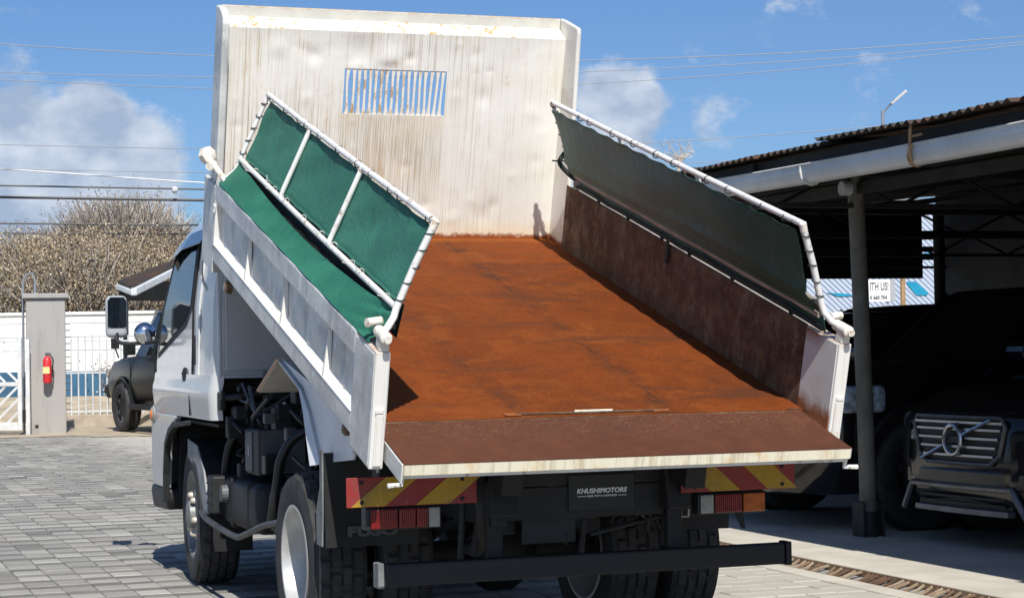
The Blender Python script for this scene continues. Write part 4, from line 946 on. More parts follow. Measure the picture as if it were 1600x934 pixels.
MB().box(-WI+.002, WI-.002, LB+.086, LB+.10, 1.058, 1.112).build('header_lip', 'lip_paint', hb, bevel=.004)
for sx in (-1, 1):
    xa, xb = (WI+.001, WI+.024) if sx > 0 else (-WI-.036, -WI-.001)
    pf = [(3.03 if 0 else 3.16, -.04), (2.83, -.0), (2.90, 1.07), (2.905, 1.092), (2.92, 1.098), (3.10, 1.112), (3.16, 1.112)]
    if sx < 0: pf = [(3.075, -.04), (2.90, -.0), (2.905, 1.05), (2.915, 1.085), (2.95, 1.105), (3.00, 1.118), (3.075, 1.118)]
    MB().prism(pf, xa, xb, 'x').build('side_flange', 'board_streaked' if sx > 0 else 'side_paint', hb, bevel=.008)
for k in range(5): MB().box(-.8+k*.38, -.74+k*.38, LB+.012, LB+.05, .0 if abs(-.77+k*.38) > .3 else .0, .6).build('back_rib', 'side_paint', hb)
# --- tail gate
TG = Matrix.Translation((0, .21, 0)) @ RX(.0288)
tgm = BED @ TG
def G2(mb, name, mat, parent=None, **k): return mb.build(name, mat, parent or truck, None if parent else tgm, **k)
tw = .849
tg = G2(MB().grid(lambda u, v: (-tw+2*tw*u, -.412+.400*v, -.0015+.0015*sin(u*17)*sin(v*5)), 30, 8), 'tailgate', 'rust_gate', smooth=True, thick=-.003)
MB().box(-tw, tw, -.411, -.385, -.046, -.004).build('rear_edge', 'gate_edge_cream', tg, bevel=.003)
MB().box(-tw, tw-.02, -.404, -.390, -.058, -.048).build('lower_lip', 'pipe_white', tg, bevel=.002)
MB().box(-tw+.01, tw-.01, -.384, -.015, -.042, -.006).build('core', 'side_paint', tg)
for sx in (-1, 1):
    MB().box(min(sx*tw, sx*(tw+.006)), max(sx*tw, sx*(tw+.006)), -.405, -.06, -.075 if sx < 0 else -.045, -.006).build('end_plate', 'side_paint', tg, bevel=.002)
    MB().tube([(sx*(tw-.004), -.385, -.05), (sx*(tw-.004), -.385, -.085), (sx*(tw+.05) if sx > 0 else sx*(tw+.045), -.385, -.088)], .009, 6).build('hook', 'pipe_white', tg)
    MB().box(sx*tw-.055 if sx > 0 else -tw+.0, sx*tw if sx > 0 else -tw+.055, .0, .014, -.004, .004).build('hinge_plate', 'rust_gate', tg, bevel=.002)
# dark gaps and latch bar at the hinge line
for nm, a, b, c, d, mt in (('hinge_gap', -tw, tw, -.011, -.002, 'rust_side'), ('latch_slot', -.30, .27, .022, .032, 'rust_side')):
    B(MB().box(a, b, .21+c, .21+d, .003 if nm == 'latch_slot' else -.02, .0075 if nm == 'latch_slot' else -.002), nm, mt)
B(MB().tube([(-.07, .238, .010), (.08, .238, .010)], .0045, 6), 'latch_rod', 'gate_edge_cream')
for xx in (-.31, .28): B(MB().box(xx-.035, xx+.03, .224, .248, .003, .006), 'latch_plate', 'rust_bright', bevel=.002)
# --- tarpaulin frames
SA, SB_ = .10, 2.74
tie_me = MB().tube([(.0, .0152*cos(t), .0152*sin(t)) for t in [2*pi*i/12 for i in range(13)]], .0026, 5).mesh('tie', 'cord_dark')
tie_tail = MB().tube([(.0, .0148*cos(t), .0148*sin(t)) for t in [2*pi*i/12 for i in range(13)]]+[(0, .022, .018), (.004, .034, .030)], .0024, 5).mesh('tie', 'cord_white')
def tarp_frame(sx):
    bo = lambda s: Vector((sx*.822, s, .448)); tp = lambda s: Vector((sx*.703, s, .752))
    acr = (tp(0)-bo(0)).normalized(); outn = Vector((sx*acr.z, 0, -sx*acr.x)); outn = outn if outn.x*sx > 0 else -outn
    fr = B(MB().tube([tp(SA-.005), tp(1.0)+Vector((0, 0, -.004)), tp(1.9)+Vector((0, 0, -.003)), tp(SB_+.005)], .0125, 12), 'tarp_frame', 'pipe_white', smooth=True)
    tag(fr, None)
    sh = lambda m, nm, mt='pipe_white', **k: m.build(nm, mt, fr, smooth=True, **k)
    sh(MB().tube([bo(SA), bo(1.4)+Vector((0, 0, -.006)), bo(SB_)], .0115, 10), 'bottom_rail', 'pipe_white' if sx < 0 else 'pipe_shaded')
    sh(MB().tube([tp(SA), (tp(SA)+bo(SA))/2+outn*.004, bo(SA), bo(SA)+Vector((sx*.01, -.01, -.03)), bo(SA)+Vector((sx*.035, -.03, -.06)), Vector((sx*.885, .04, .372))], .0130, 12), 'rear_arm', 'pipe_white')
    sh(MB().tube([tp(SA)+Vector((0, -.002, .003)), tp(SA)-acr*.03], .0142, 12), 'corner_sleeve', 'bracket_cream')
    sh(MB().tube([tp(SB_), bo(SB_), bo(SB_)+Vector((sx*.02, .0, -.05)), Vector((sx*.885, SB_+.02, .345))], .0105, 10), 'front_arm', 'pipe_white')
    for s in (SA+(SB_-SA)*.36, SA+(SB_-SA)*.68): sh(MB().tube([bo(s)+outn*.003, tp(s)+outn*.003], .0110, 10), 'cross_bar')
    def cl(u, v):
        s = SA+.03+(SB_-SA-.06)*u; k = sin(pi*v); wv = .006*sin(s*7.5+v*3)*k+.010*sin(pi*((u*3) % 1))*k
        if sx > 0: p = bo(s)+(tp(s)-bo(s))*(-.10+1.03*v); return p-outn*(.020+wv*1.4+.004*sin(s*31)*(v > .9)+.006*sin(s*3.1+v*5)*k+.010*math.exp(-((v-.22-.05*sin(s*2.2))/.05)**2))
        pull = .011*abs(sin(pi*(s+.04)/.262)); p = bo(s)+(tp(s)-bo(s))*(.03+.014*abs(sin(pi*s/.24))*(1-v)+(.905-pull)*v); return p-outn*(.012+wv+.004*sin(s*31)*(v > .9)+.003*sin(s*13+v*9)*k)
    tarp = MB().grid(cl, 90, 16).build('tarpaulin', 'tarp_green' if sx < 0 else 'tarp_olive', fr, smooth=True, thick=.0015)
    # hems
    for v in (.06, .95):
        def hem(u, w_, v=v): 
            p = Vector(cl(u, v+.022*w_)); return p+outn*(.0022 if sx < 0 else -.0036)
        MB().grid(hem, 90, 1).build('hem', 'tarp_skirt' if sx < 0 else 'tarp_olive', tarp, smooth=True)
    r3 = random.Random(int(9+sx))
    n = 11
    for i in range(n):
        s = SA+.12+(SB_-SA-.2)*i/(n-1)+r3.uniform(-.07, .07)
        link('tie', tie_me, fr, T(tp(s)-acr*.006-outn*.004) @ RZ(pi/2+r3.uniform(-.25, .25)) @ RX(r3.uniform(0, 6)))
        s2 = s+.06
        if sx < 0: link('tie', tie_tail, fr, T(bo(min(s2, SB_))+acr*.004-outn*.004) @ RZ(pi/2+r3.uniform(-.4, .4)) @ RX(r3.uniform(-.7, 1.0)) @ Matrix.Scale(r3.uniform(.72, 1.0), 4))
    for i in range(5):
        q = tp(SA).lerp(bo(SA), .14+.19*i); link('tie', tie_me, fr, T(q) @ RX(r3.uniform(-.3, .3)) @ RY(pi/2))
        q = tp(SB_).lerp(bo(SB_), .14+.19*i); link('tie', tie_me, fr, T(q) @ RX(r3.uniform(-.3, .3)) @ RY(pi/2))
    # hinge on the rear post and front bracket
    hg = MB(); hg.lathe([(-.05, 0), (-.05, .016), (-.046, .021), (.05, .021), (.054, .016), (.054, 0)], 18, T((sx*.885, .03, .372)) @ RZ(pi/2)); sh(hg, 'hinge_barrel', 'bracket_cream')
    sh(MB().lathe([(-.012, 0), (-.012, .013), (-.004, .013), (-.004, 0)], 14, T((sx*.885, -.026, .372)) @ RZ(pi/2)), 'pin_head', 'bracket_cream')
    B(MB().box(sx*.885-.018, sx*.885+.018, .0, .05, HS+.001, .366), 'hinge_lug', 'bracket_cream', bevel=.004)
    sh(MB().lathe([(-.03, 0), (-.03, .016), (.03, .016), (.03, 0)], 12, T((sx*.895, .115, .395)) @ RZ(.4)), 'stop_peg', 'bracket_cream')
    B(MB().box(sx*.885-.016, sx*.885+.016, SB_-.01, SB_+.05, HS-.01, .352), 'front_lug', 'bracket_cream', bevel=.004)
    if sx < 0:
        sh(MB().tube([(sx*.885, SB_+.02, .345), (sx*.915, SB_+.09, .385), (sx*.938, SB_+.16, .42)], .013, 8), 'crank_arm', 'bracket_cream')
        o = MB().lathe([(-.022, 0), (-.022, .034), (-.016, .042), (.016, .042), (.022, .034), (.022, .02), (.034, .018), (.034, 0)], 7, T((sx*.942, SB_+.17, .43)) @ RZ(2.1) @ RY(.3)); sh(o, 'crank_knob', 'bracket_cream')
        sh(MB().lathe([(-.03, 0), (-.03, .02), (.03, .02), (.03, 0)], 8, T((sx*.93, SB_+.12, .392)) @ RZ(1.0)), 'crank_collar', 'bracket_cream')
    else:
        sh(MB().lathe([(-.05, 0), (-.05, .018), (.05, .018), (.05, 0)], 10, T((sx*.862, SB_-.01, .362)) @ RZ(1.2)), 'front_pin', 'galv')
        sh(MB().tube(smoothpath([(sx*.80, SB_+.03, .50), (sx*.775, SB_+.02, .452), (sx*.82, SB_, .40), (sx*.86, SB_-.04, .37)], 5), .012, 6), 'lashing', 'cord_dark')
        sh(MB().tube([(sx*.80, SB_+.02, .46), (sx*.745, SB_+.05, .455)], .004, 5), 'rope_end', 'cord_dark')
    # lower skirt of cloth
    if sx < 0:
        def sk_(u, v):
            s = SA+.0+(SB_-SA+.03)*u; sag = sin(pi*u); 
            a = Vector((-.912, s, HS+.004)); b = Vector((-.824, s, .438))+Vector((-.012, 0, -.052))*sag; c = (a+b)/2+Vector((.004, 0, -.006+.010*sin(u*9)))
            p = a*(1-v)**2+c*2*v*(1-v)+b*v*v
            wr = max(0, 1-(u/.16))*.010*sin(v*16+u*60)+.003*sin(u*40+v*4); return p+Vector((-.7, 0, .7))*wr
        MB().grid(sk_, 110, 10).build('skirt_cloth', 'tarp_skirt', fr, smooth=True, thick=.0015)
        MB().grid(lambda u, v: Vector((-.80+.02*v, SA+.05+(SB_-SA-.05)*u, .325+.12*v)), 40, 2).build('shade_sheet', 'cord_dark', fr, thick=.0015)  # near-black sheet behind the skirt gap, put in for the shade inside
    else:
        MB().tube(smoothpath([Vector((sx*.848, SA+.02+(SB_-SA-.05)*i/12, .352+r3.uniform(-.008, .008))) for i in range(13)], 3), .009, 6).build('lacing_rope', 'cord_dark', fr)
        for i in range(6):
            s = .4+i*.4+r3.uniform(-.1, .1); MB().tube([(sx*.846, s, .352), (sx*.842, s+.03, .335), (sx*.846, s+.06, .36)], .006, 5).build('knot', 'cord_dark', fr)
        MB().tube([Vector((sx*.846, SA+.05+(SB_-SA-.07)*i/12, .392+.003*sin(i*1.7))) for i in range(13)], .012, 8).build('lower_pole', 'rope_pale', fr, smooth=True)
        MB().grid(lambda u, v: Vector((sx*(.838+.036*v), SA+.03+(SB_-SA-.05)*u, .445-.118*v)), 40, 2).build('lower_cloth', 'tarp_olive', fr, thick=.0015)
        MB().box(sx*.846, sx*.850, 1.55, 1.58, .24, .345).build('strap', 'cord_dark', fr)
    return fr
for sx in (-1, 1):
    o = tarp_frame(sx); o['label'] = 'green tarpaulin on a white pipe frame with two cross bars' if sx < 0 else 'dark olive inner side of the tarpaulin frame above the rusty side board'

# --- chassis and running gear
for sx in (-1, 1):
    Tk(MB().prism([(.28, .56), (4.6, .56), (4.6, .72), (1.5, .74), (.28, .74)], sx*.35-.03, sx*.35+.03, 'x'), 'chassis_rail', 'chassis_black', bevel=.006)
    sp_ = MB()
    for k in range(4): L = .62-.11*k; sp_.tube(smoothpath([(sx*.36, 1.32-L, .50+.06-.017*k), (sx*.36, 1.32, .43-.018*k), (sx*.36, 1.32+L, .50+.06-.017*k)], 6), .014, 4)
    Tk(sp_, 'leaf_spring', 'chassis_black')
    Tk(MB().tube([(sx*.42, 1.22, .40), (sx*.40, 1.05, .72)], .028, 10), 'shock_absorber', 'tank_black', smooth=True)
for yy in (.34, 1.0, 1.9, 2.9, 3.7): Tk(MB().box(-.318, .318, yy-.04, yy+.04, .58, .70), 'cross_member', 'chassis_black', bevel=.005)
Tk(MB().tube([(-.72, 1.3228, .363), (.72, 1.3228, .363)], .055, 16), 'rear_axle', 'chassis_black', smooth=True)
Tk(MB().lathe([(-.16, .05), (-.13, .11), (-.05, .165), (.05, .165), (.13, .11), (.16, .05)], 24, T((0, 1.3228, .363))), 'differential', 'chassis_black', smooth=True)
Tk(MB().tube([(-.6, 3.85, .363), (.6, 3.85, .363)], .05, 12), 'front_axle', 'chassis_black')
Tk(MB().tube([(0, 1.4, .42), (0, 3.3, .56)], .04, 12), 'drive_shaft', 'chassis_black')
Tk(MB().tube([(0.05, 2.5, .62), (0, 1.9, 1.05)], .06, 12), 'tipping_ram', 'tank_black')
for sx in (-1, 1): Tk(MB().prism([(.22, .60), (.46, .60), (.42, .86), (.28, .88)], sx*.35-.05, sx*.35+.05, 'x'), 'tipping_hinge', 'chassis_black', bevel=.01)
Tk(MB().tube([(-.5, .35, .84), (.5, .35, .84)], .03, 10), 'hinge_shaft', 'chassis_black')
Tk(MB().box(-.80, .78, .30, .40, .70, .80), 'rear_beam', 'chassis_black', bevel=.01)
# wheels
T_R = .363
tyre_tr = tyre_mesh(T_R, .215, .218, True, 44)
def rear_rim():
    m = MB(); m.lathe([(-.098, .222), (-.108, .230), (-.108, .216), (-.085, .205), (-.02, .198), (.06, .17), (.075, .12), (.04, .115), (.035, .08), (-.0, .075), (-.005, 0)], 48); m.lathe([(-.098, .222), (.098, .222)], 48); return m.mesh('rim', 'wheel_silver', smooth=True)
def front_rim():
    m = MB(); m.lathe([(-.092, .224), (-.102, .230), (-.102, .216), (-.07, .203), (-.045, .19), (-.062, .15), (-.088, .128), (-.092, .075), (-.12, .07), (-.128, .055), (-.128, 0)], 48); m.lathe([(-.092, .222), (.098, .222)], 48); return m.mesh('rim', 'hub_grey', smooth=True)
rr_me, fr_me = rear_rim(), front_rim()
nut_me = MB().lathe([(-.03, 0), (-.03, .010), (-.022, .016), (.0, .017), (0, 0)], 8).mesh('wheel_nut', 'nut_pale', smooth=True)
hole_me = MB().lathe([(-.004, 0), (-.004, .017), (.002, .017)], 14).mesh('hand_hole', 'plate_black')
for sx in (-1, 1):
    rot = Matrix.Identity(4) if sx < 0 else RZ(pi)
    for xc, flip in ((.765, 0), (.49, 1)):
        M = T((sx*xc, 1.3228, T_R)) @ rot @ (RZ(pi) if flip else Matrix.Identity(4)) @ RX(random.uniform(0, 1))
        wl_ = link('wheel', rr_me, truck, M); link('tyre', tyre_tr, wl_)
        if not flip:
            for k in range(6): a = 2*pi*k/6; link('wheel_nut', nut_me, wl_, T((.04, .097*cos(a), .097*sin(a))))
    st_ = RZ(radians(-3))
    wl_ = link('wheel', fr_me, truck, T((sx*.715, 3.85, T_R)) @ rot @ st_); link('tyre', tyre_tr, wl_)
    for k in range(6): a = 2*pi*(k+.2)/6; link('wheel_nut', nut_me, wl_, T((-.088, .104*cos(a), .104*sin(a)))); 
    for k in range(8): a = 2*pi*(k+.5)/8; link('hand_hole', hole_me, wl_, T((-.064, .163*cos(a), .163*sin(a))) @ RZ(.0))
# spare tyre slung flat, tank, battery box, guard, hoses
sp_ = link('spare_wheel', rr_me, truck, T((-.44, 2.06, .50)) @ RY(pi/2)); link('tyre', tyre_mesh(.36, .2, .218, True, 44, 'rubber_dusty'), sp_)
tk = Tk(MB().box(-.78, -.44, 2.44, 3.22, .365, .60), 'fuel_tank', 'tank_black', bevel=.045, segs=4, smooth=True)
for yy in (2.62, 3.02): MB().box(-.786, -.434, yy-.02, yy+.02, .359, .606).build('tank_strap', 'chassis_black', tk, bevel=.03)
MB().lathe([(0, 0), (-.03, .0), (-.03, .04), (0, .045)], 18, T((-.783, 3.1, .52))).build('filler_cap', 'grey_plastic', tk)
bt_ = Tk(MB().box(-.74, -.50, 2.56, 2.86, .63, .85), 'battery_box', 'tank_black', bevel=.012)
MB().box(-.745, -.741, 2.69, 2.84, .645, .835).build('cover', 'grey_plastic', bt_, bevel=.002); MB().box(-.73, -.52, 2.552, 2.558, .64, .845).build('cover', 'grey_plastic', bt_); MB().box(-.748, -.744, 2.745, 2.765, .72, .765).build('latch', 'galv', bt_)
Tk(MB().prism([(-.50, .845), (-.34, .845), (-.50, .62)], 2.552, 2.56, 'y'), 'gusset_plate', 'galv')
Tk(MB().tube(smoothpath([(-.83, 3.53, .40), (-.85, 3.24, .38), (-.85, 2.62, .355), (-.85, 2.38, .38), (-.85, 2.0, .45), (-.84, 1.70, .49)], 5), .015, 10), 'side_guard', 'guard_steel', smooth=True)
Tk(MB().tube(smoothpath([(-.82, 1.98, .45), (-.80, 1.94, .62), (-.78, 1.90, .76), (-.70, 1.85, .86), (-.45, 1.80, .90)], 5), .021, 10), 'guard_hanger', 'hose_black', smooth=True)
Tk(MB().tube(smoothpath([(-.62, 1.78, .60), (-.68, 1.84, .66), (-.62, 1.86, .78), (-.42, 1.80, .84)], 5), .02, 8), 'brake_hose', 'hose_black', smooth=True)
Tk(MB().tube(smoothpath([(-.72, 3.35, .42), (-.74, 3.33, .62), (-.70, 3.26, .80), (-.56, 3.1, .88), (-.3, 2.9, .88)], 5), .024, 10), 'air_hose', 'hose_black', smooth=True)
Tk(MB().tube(smoothpath([(-.66, 3.25, .42), (-.68, 3.2, .62), (-.62, 3.1, .78), (-.4, 2.95, .82)], 5), .018, 8), 'air_hose', 'hose_black', smooth=True)
Tk(MB().tube(smoothpath([(-.55, 2.9, 1.10), (-.55, 2.88, .98), (-.50, 2.86, .93), (-.40, 2.85, .92), (-.30, 2.84, .94), (-.26, 2.84, 1.02)], 5), .012, 8), 'guard_hoop', 'galv', smooth=True)
Tk(MB().box(-.62, -.585, 2.985, 3.0, .92, 1.12), 'cab_strap', 'galv')
Tk(MB().tube(smoothpath([(-.80, 3.0, .99), (-.7, 2.95, 1.0), (-.5, 2.9, 1.05), (-.35, 2.88, 1.06)], 4), .016, 8), 'cab_stay', 'hose_black')
eng = Tk(MB().box(-.55, .55, 2.98, 4.5, .55, .95), 'engine_block', 'chassis_black', bevel=.05)
rn = random.Random(21)
for k in range(26):
    a = Vector((rn.uniform(-.78, -.45), rn.uniform(2.86, 3.05), rn.uniform(.62, 1.08))); 
    if k % 3: MB().tube(smoothpath([a, a+Vector((rn.uniform(-.05, .12), rn.uniform(-.1, .1), rn.uniform(-.15, .15))), a+Vector((rn.uniform(.1, .3), rn.uniform(-.1, .1), rn.uniform(-.2, .2)))], 4), rn.uniform(.006, .016), 6).build('pipe', rn.choice(['hose_black', 'tank_black', 'chassis_black', 'steel_dim']) if 0 else rn.choice(['hose_black', 'tank_black', 'chassis_black']), eng)
    else: s_ = rn.uniform(.03, .07); MB().box(a.x-s_, a.x+s_, a.y-.03, a.y+.03, a.z-s_, a.z+s_*.8).build('bracket', rn.choice(['tank_black', 'chassis_black']), eng, bevel=.008)
gbx = Tk(MB().box(-.30, .30, 1.85, 2.9, .6, .85), 'gearbox', 'chassis_black', bevel=.05)
for k in range(44):
    a = Vector((rn.uniform(-.76, -.32), rn.uniform(1.9, 3.0), rn.uniform(.60, 1.10))); mt_ = rn.choice(['hose_black', 'tank_black', 'chassis_black', 'guard_steel', 'grey_plastic'])
    if k % 4: MB().tube(smoothpath([a, a+Vector((rn.uniform(-.05, .08), rn.uniform(-.25, .25), rn.uniform(-.12, .12))), a+Vector((rn.uniform(0, .2), rn.uniform(-.5, .5), rn.uniform(-.2, .1)))], 5), rn.uniform(.005, .013), 6).build('pipe', mt_, gbx)
    else: s_ = rn.uniform(.02, .05); MB().box(a.x-s_, a.x+s_, a.y-s_, a.y+s_, a.z-s_, a.z+s_*1.3).build('bracket', mt_, gbx, bevel=.006)
for k in range(26):
    a = Vector((rn.uniform(-.5, .5), rn.uniform(.40, .75), rn.uniform(.47, .72))); mt_ = rn.choice(['hose_black', 'tank_black', 'guard_steel', 'chassis_black'])
    if k % 3: MB().tube(smoothpath([a, a+Vector((rn.uniform(-.12, .12), rn.uniform(-.04, .1), rn.uniform(-.1, .1))), a+Vector((rn.uniform(-.25, .25), rn.uniform(0, .2), rn.uniform(-.12, .1)))], 5), rn.uniform(.005, .011), 6).build('pipe', mt_, gbx)
    else: s_ = rn.uniform(.02, .04); MB().box(a.x-s_, a.x+s_, a.y-.02, a.y+.02, a.z-s_, a.z+s_*1.4).build('bracket', mt_, gbx, bevel=.006)
# rear mudguard hung from the bed (left and right)
for sx in (-1, 1):
    xo, xn = sx*.862, sx*.42
    pa = [(1.99, 1.04), (1.60, 1.175), (1.22, 1.058)]
    mg = Tk(MB().add([(xo, 1.99, 1.04), (xn, 1.99, 1.04), (xn, 1.60, 1.175), (xo, 1.60, 1.175)], [(0, 1, 2, 3)]), 'mudguard', 'fender_under', thick=.006)
    MB().add([(xo, 1.598, 1.172), (xn, 1.598, 1.172), (xn, 1.22, 1.058), (xo, 1.22, 1.058), (xn, 1.10, .975), (xo, 1.10, .975), (xn, .93, .785), (xo, .93, .785)], [(0, 1, 2, 3), (3, 2, 4, 5), (5, 4, 6, 7)]).build('arch_sheet', 'fender_white', mg, thick=.005)
    MB().prism([(1.60, 1.185), (1.215, 1.066), (1.095, .98), (.92, .78), (.47, .815), (.42, .88), (.40, .955)], sx*.845-.004, sx*.845+.004, 'x').build('skirt', 'fender_white', mg)
    MB().add([(xo, 1.60, 1.178), (xo, 1.215, 1.064), (xo, 1.095, .978), (xo, .915, .776), (sx*.885, .985, .768), (sx*.875, 1.13, .975), (sx*.867, 1.23, 1.066)], [(0, 1, 6), (1, 2, 5, 6), (2, 3, 4, 5)]).build('outer_lip', 'fender_white', mg, thick=.004)
    MB().tube([(sx*.864, 1.99, 1.045), (sx*.864, 1.60, 1.182)], .008, 6).build('edge_roll', 'post_paint', mg)
    lm = MB().lathe([(-.04, 0), (-.038, .016), (-.03, .026), (0, .029), (.0, .0)], 18, T((sx*.85, .47, .93)) @ (Matrix.Identity(4) if sx < 0 else RZ(pi))).build('marker_lamp', 'lens_brown', mg, smooth=True)
    MB().tube([(sx*.86, .42, .90), (sx*.86, .42, .84)], .007, 6).build('safety_pin', 'pipe_white', mg)
# side marker under the bed front, left
o = B(MB().lathe([(-.035, .0), (-.035, .02), (-.025, .032), (0, .034), (0, 0)], 18, T((-.88, 2.53, -.11))), 'side_lamp', 'lens_brown', smooth=True); 
# mud flaps
for sx in (-1, 1):
    x0_, x1_ = (-.885, -.515) if sx < 0 else (.515, .80)
    fl_ = Tk(MB().grid(lambda u, v: (x0_+(x1_-x0_)*u, .75+.02*sin(u*3+v*2), .468+.36*v), 8, 8), 'mud_flap', 'flap_black', thick=.008, smooth=True)
    if sx < 0:
        MB().prism([(.76, .84), (.80, .84), (.80, .70), (.86, .60), (.86, .475), (.78, .472), (.765, .6)], -.893, -.887, 'x').build('worn_edge', 'flap_edge', fl_)
        text_mesh('FUSO', .05, 'print_grey', T((-.70, .744, .525)) @ RX(pi/2), fl_, width=.20, bold=.003)
        MB().box(-.74, -.69, .735, .742, .578, .60).build('flap_mark', 'print_grey', fl_)
# rear under-run bar
ub = Tk(MB().box(-.80, .80, .25, .30, .370, .451), 'underrun_bar', 'bumper_black', bevel=.008)
for sx in (-1, 1):
    MB().box(sx*.812-.0115, sx*.812+.0115, .244, .31, .366, .456).build('end_cap', 'flap_edge' if sx < 0 else 'bumper_black', ub, bevel=.003)
    MB().box(sx*.36-.03, sx*.36+.03, .302, .34, .38, .62).build('hanger', 'chassis_black', ub, bevel=.004)
    for xx in (sx*.36, sx*.70):
        for zz in (.39, .41, .43): MB().lathe([(-.001, 0), (-.001, .0055), (.002, .0055), (.002, 0)], 10, T((xx, .2495, zz)) @ RZ(pi/2)).build('bolt_hole', 'plate_black', ub)
# chevron boards
def chevron(x0, x1, z0, z1, sgn):
    pl = Tk(MB().box(x0, x1, .216, .222, z0, z1), 'chevron_board', 'chev_red', bevel=.002)
    h = z1-z0; wd_ = .125; L = x1-x0
    stripes = [.045, .285] if sgn > 0 else [.01, .25]
    for s in stripes:
        if sgn > 0: poly = [(x0+s-.03, z0+.002), (x0+s+wd_-.03, z0+.002), (x0+s+wd_+.10, z1-.002), (x0+s+.10, z1-.002)]
        else: poly = [(x0+s+.11, z0+.002), (x0+s+.11+wd_, z0+.002), (x0+s+wd_, z1-.002), (x0+s, z1-.002)]
        MB().prism(poly, .2135, .2155, 'y').build('stripe', 'chev_yellow', pl)
    for xx in (x0+.055, x1-.055):
        for zz in (z0+.018, z1-.018): MB().lathe([(-.004, 0), (-.003, .007), (.0, .008), (0, 0)], 10, T((xx, .213, zz)) @ RZ(pi/2)).build('bolt', 'chassis_black', pl)
    return pl
chevron(-.943, -.458, .660, .766, 1); chevron(.350, .826, .662, .765, -1)
for sx, (x0_, x1_) in ((-1, (-.86, -.595)), (1, (.435, .703))):
    hs = Tk(MB().box(x0_-.008, x1_+.008, .235, .30, .574, .656), 'tail_light', 'black_plastic', bevel=.006)
    L = x1_-x0_; seg = [(.03, .40, 'lens_orange'), (.42, .66, 'lens_red2'), (.67, .83, 'lens_red'), (.84, 1, 'lens_clear')] if sx < 0 else [(0, .2, 'lens_clear'), (.22, .64, 'lens_red2'), (.66, 1, 'lens_orange')]
    if sx < 0: seg[0] = (.03, .40, 'lens_red')
    for a, b, mt in seg: MB().box(x0_+L*a, x0_+L*b, .222, .2345, .580, .650).build('lens', mt, hs, bevel=.005)
    Tk(MB().box(x0_, x1_, .25, .29, .656, .665), 'lamp_bracket', 'chassis_black')
# number plate
npl = Tk(MB().box(-.073, .193, .292, .30, .608, .739), 'number_plate', 'plate_black', bevel=.002)
text_mesh('KHUSHIMOTORS', .025, 'print_white', T((.061, .2915, .678)) @ RX(pi/2), npl, shear=.22, width=.202, bold=.0007)
text_mesh('RIDE WITH HAPPINESS', .0105, 'print_white', T((.061, .2915, .659)) @ RX(pi/2), npl, name='small_lettering', width=.118, bold=.0001)
for sx in (-1, 1): MB().box(.061+sx*.081-.018, .061+sx*.081+.018, .2905, .2918, .6583, .6603).build('rule', 'print_white', npl)
# clutter under the tail
pn = Tk(MB().box(-.235, -.02, .36, .37, .485, .70), 'hinged_panel', 'tank_black', bevel=.02)
for xx in (-.21, -.045): MB().lathe([(-.002, 0), (-.002, .012), (0, .012)], 12, T((xx, .358, .51)) @ RZ(pi/2)).build('panel_bolt', 'plate_black', pn)
Tk(MB().lathe([(-.03, 0), (-.028, .03), (-.01, .05), (0, .052), (0, 0)], 22, T((-.13, .335, .69)) @ RZ(pi/2)), 'reverse_lamp', 'lens_dim', smooth=True) if 'lens_dim' in MATS else Tk(MB().lathe([(-.03, 0), (-.028, .03), (-.01, .05), (0, .052), (0, 0)], 22, T((-.13, .335, .69)) @ RZ(pi/2)), 'reverse_lamp', 'lens_clear', smooth=True)
Tk(MB().box(-.36, -.285, .32, .37, .59, .74), 'bracket_box', 'tank_black', bevel=.01)
for xx, z0_, z1_ in ((-.46, .40, .73), (-.40, .45, .70), (.02, .40, .6), (.36, .45, .72), (.30, .5, .72)): Tk(MB().tube([(xx, .42, z0_), (xx+.015, .40, z1_)], .012, 8), 'hanger_rod', 'tank_black')
Tk(MB().tube(smoothpath([(-.40, .36, .72), (-.385, .36, .6), (-.36, .5, .47), (-.3, .8, .44)], 5), .03, 10), 'exhaust_pipe', 'tank_black', smooth=True)
Tk(MB().tube(smoothpath([(.46, .60, .74), (.49, .58, .62), (.50, .62, .50)], 5), .03, 10), 'brake_chamber_pipe', 'tank_black', smooth=True)
Tk(MB().prism([(.36, .653), (.43, .653), (.405, .605), (.35, .605)], .30, .304, 'y'), 'hanging_tag', 'galv')
Tk(MB().tube([(.385, .32, .60), (.388, .32, .565), (.425, .32, .565), (.428, .32, .60)], .006, 6), 'tow_eye', 'galv')
Tk(MB().prism([(.61, .575), (.645, .575), (.655, .51), (.64, .51)], .30, .304, 'y'), 'flap_tongue', 'chassis_black')
Tk(MB().tube([(-.82, .24, .78), (-.82, .24, .82)], .006, 6), 'board_stay', 'galv')

# --- cab
HWZ = [(.86, .845), (1.02, .857), (1.06, .850), (1.2, .845), (1.45, .838), (1.75, .80), (1.85, .77), (1.93, .70), (1.975, .55)]
YFZ = [(.86, 4.80), (1.02, 4.84), (1.06, 4.83), (1.2, 4.77), (1.45, 4.61), (1.75, 4.38), (1.85, 4.26), (1.93, 4.08), (1.975, 3.9)]
YRZ = [(.86, 3.08), (1.06, 3.06), (1.45, 3.06), (1.75, 3.08), (1.85, 3.11), (1.93, 3.18), (1.975, 3.32)]
def lut(t, z):
    if z <= t[0][0]: return t[0][1]
    for (a, p), (b, q) in zip(t, t[1:]):
        if z <= b: return p+(q-p)*(z-a)/(b-a)
    return t[-1][1]
def rrect(hw, yf, yr, z, rf=.12, rr=.05):
    out = []
    for cx, cy, r, a0 in ((hw-rf, yf-rf, rf, 0), (-hw+rf, yf-rf, rf, pi/2), (-hw+rr, yr+rr, rr, pi), (hw-rr, yr+rr, rr, 1.5*pi)):
        for i in range(6): a = a0+pi/2*i/5; out.append(Vector((cx+r*cos(a), cy+r*sin(a), z)))
    return out
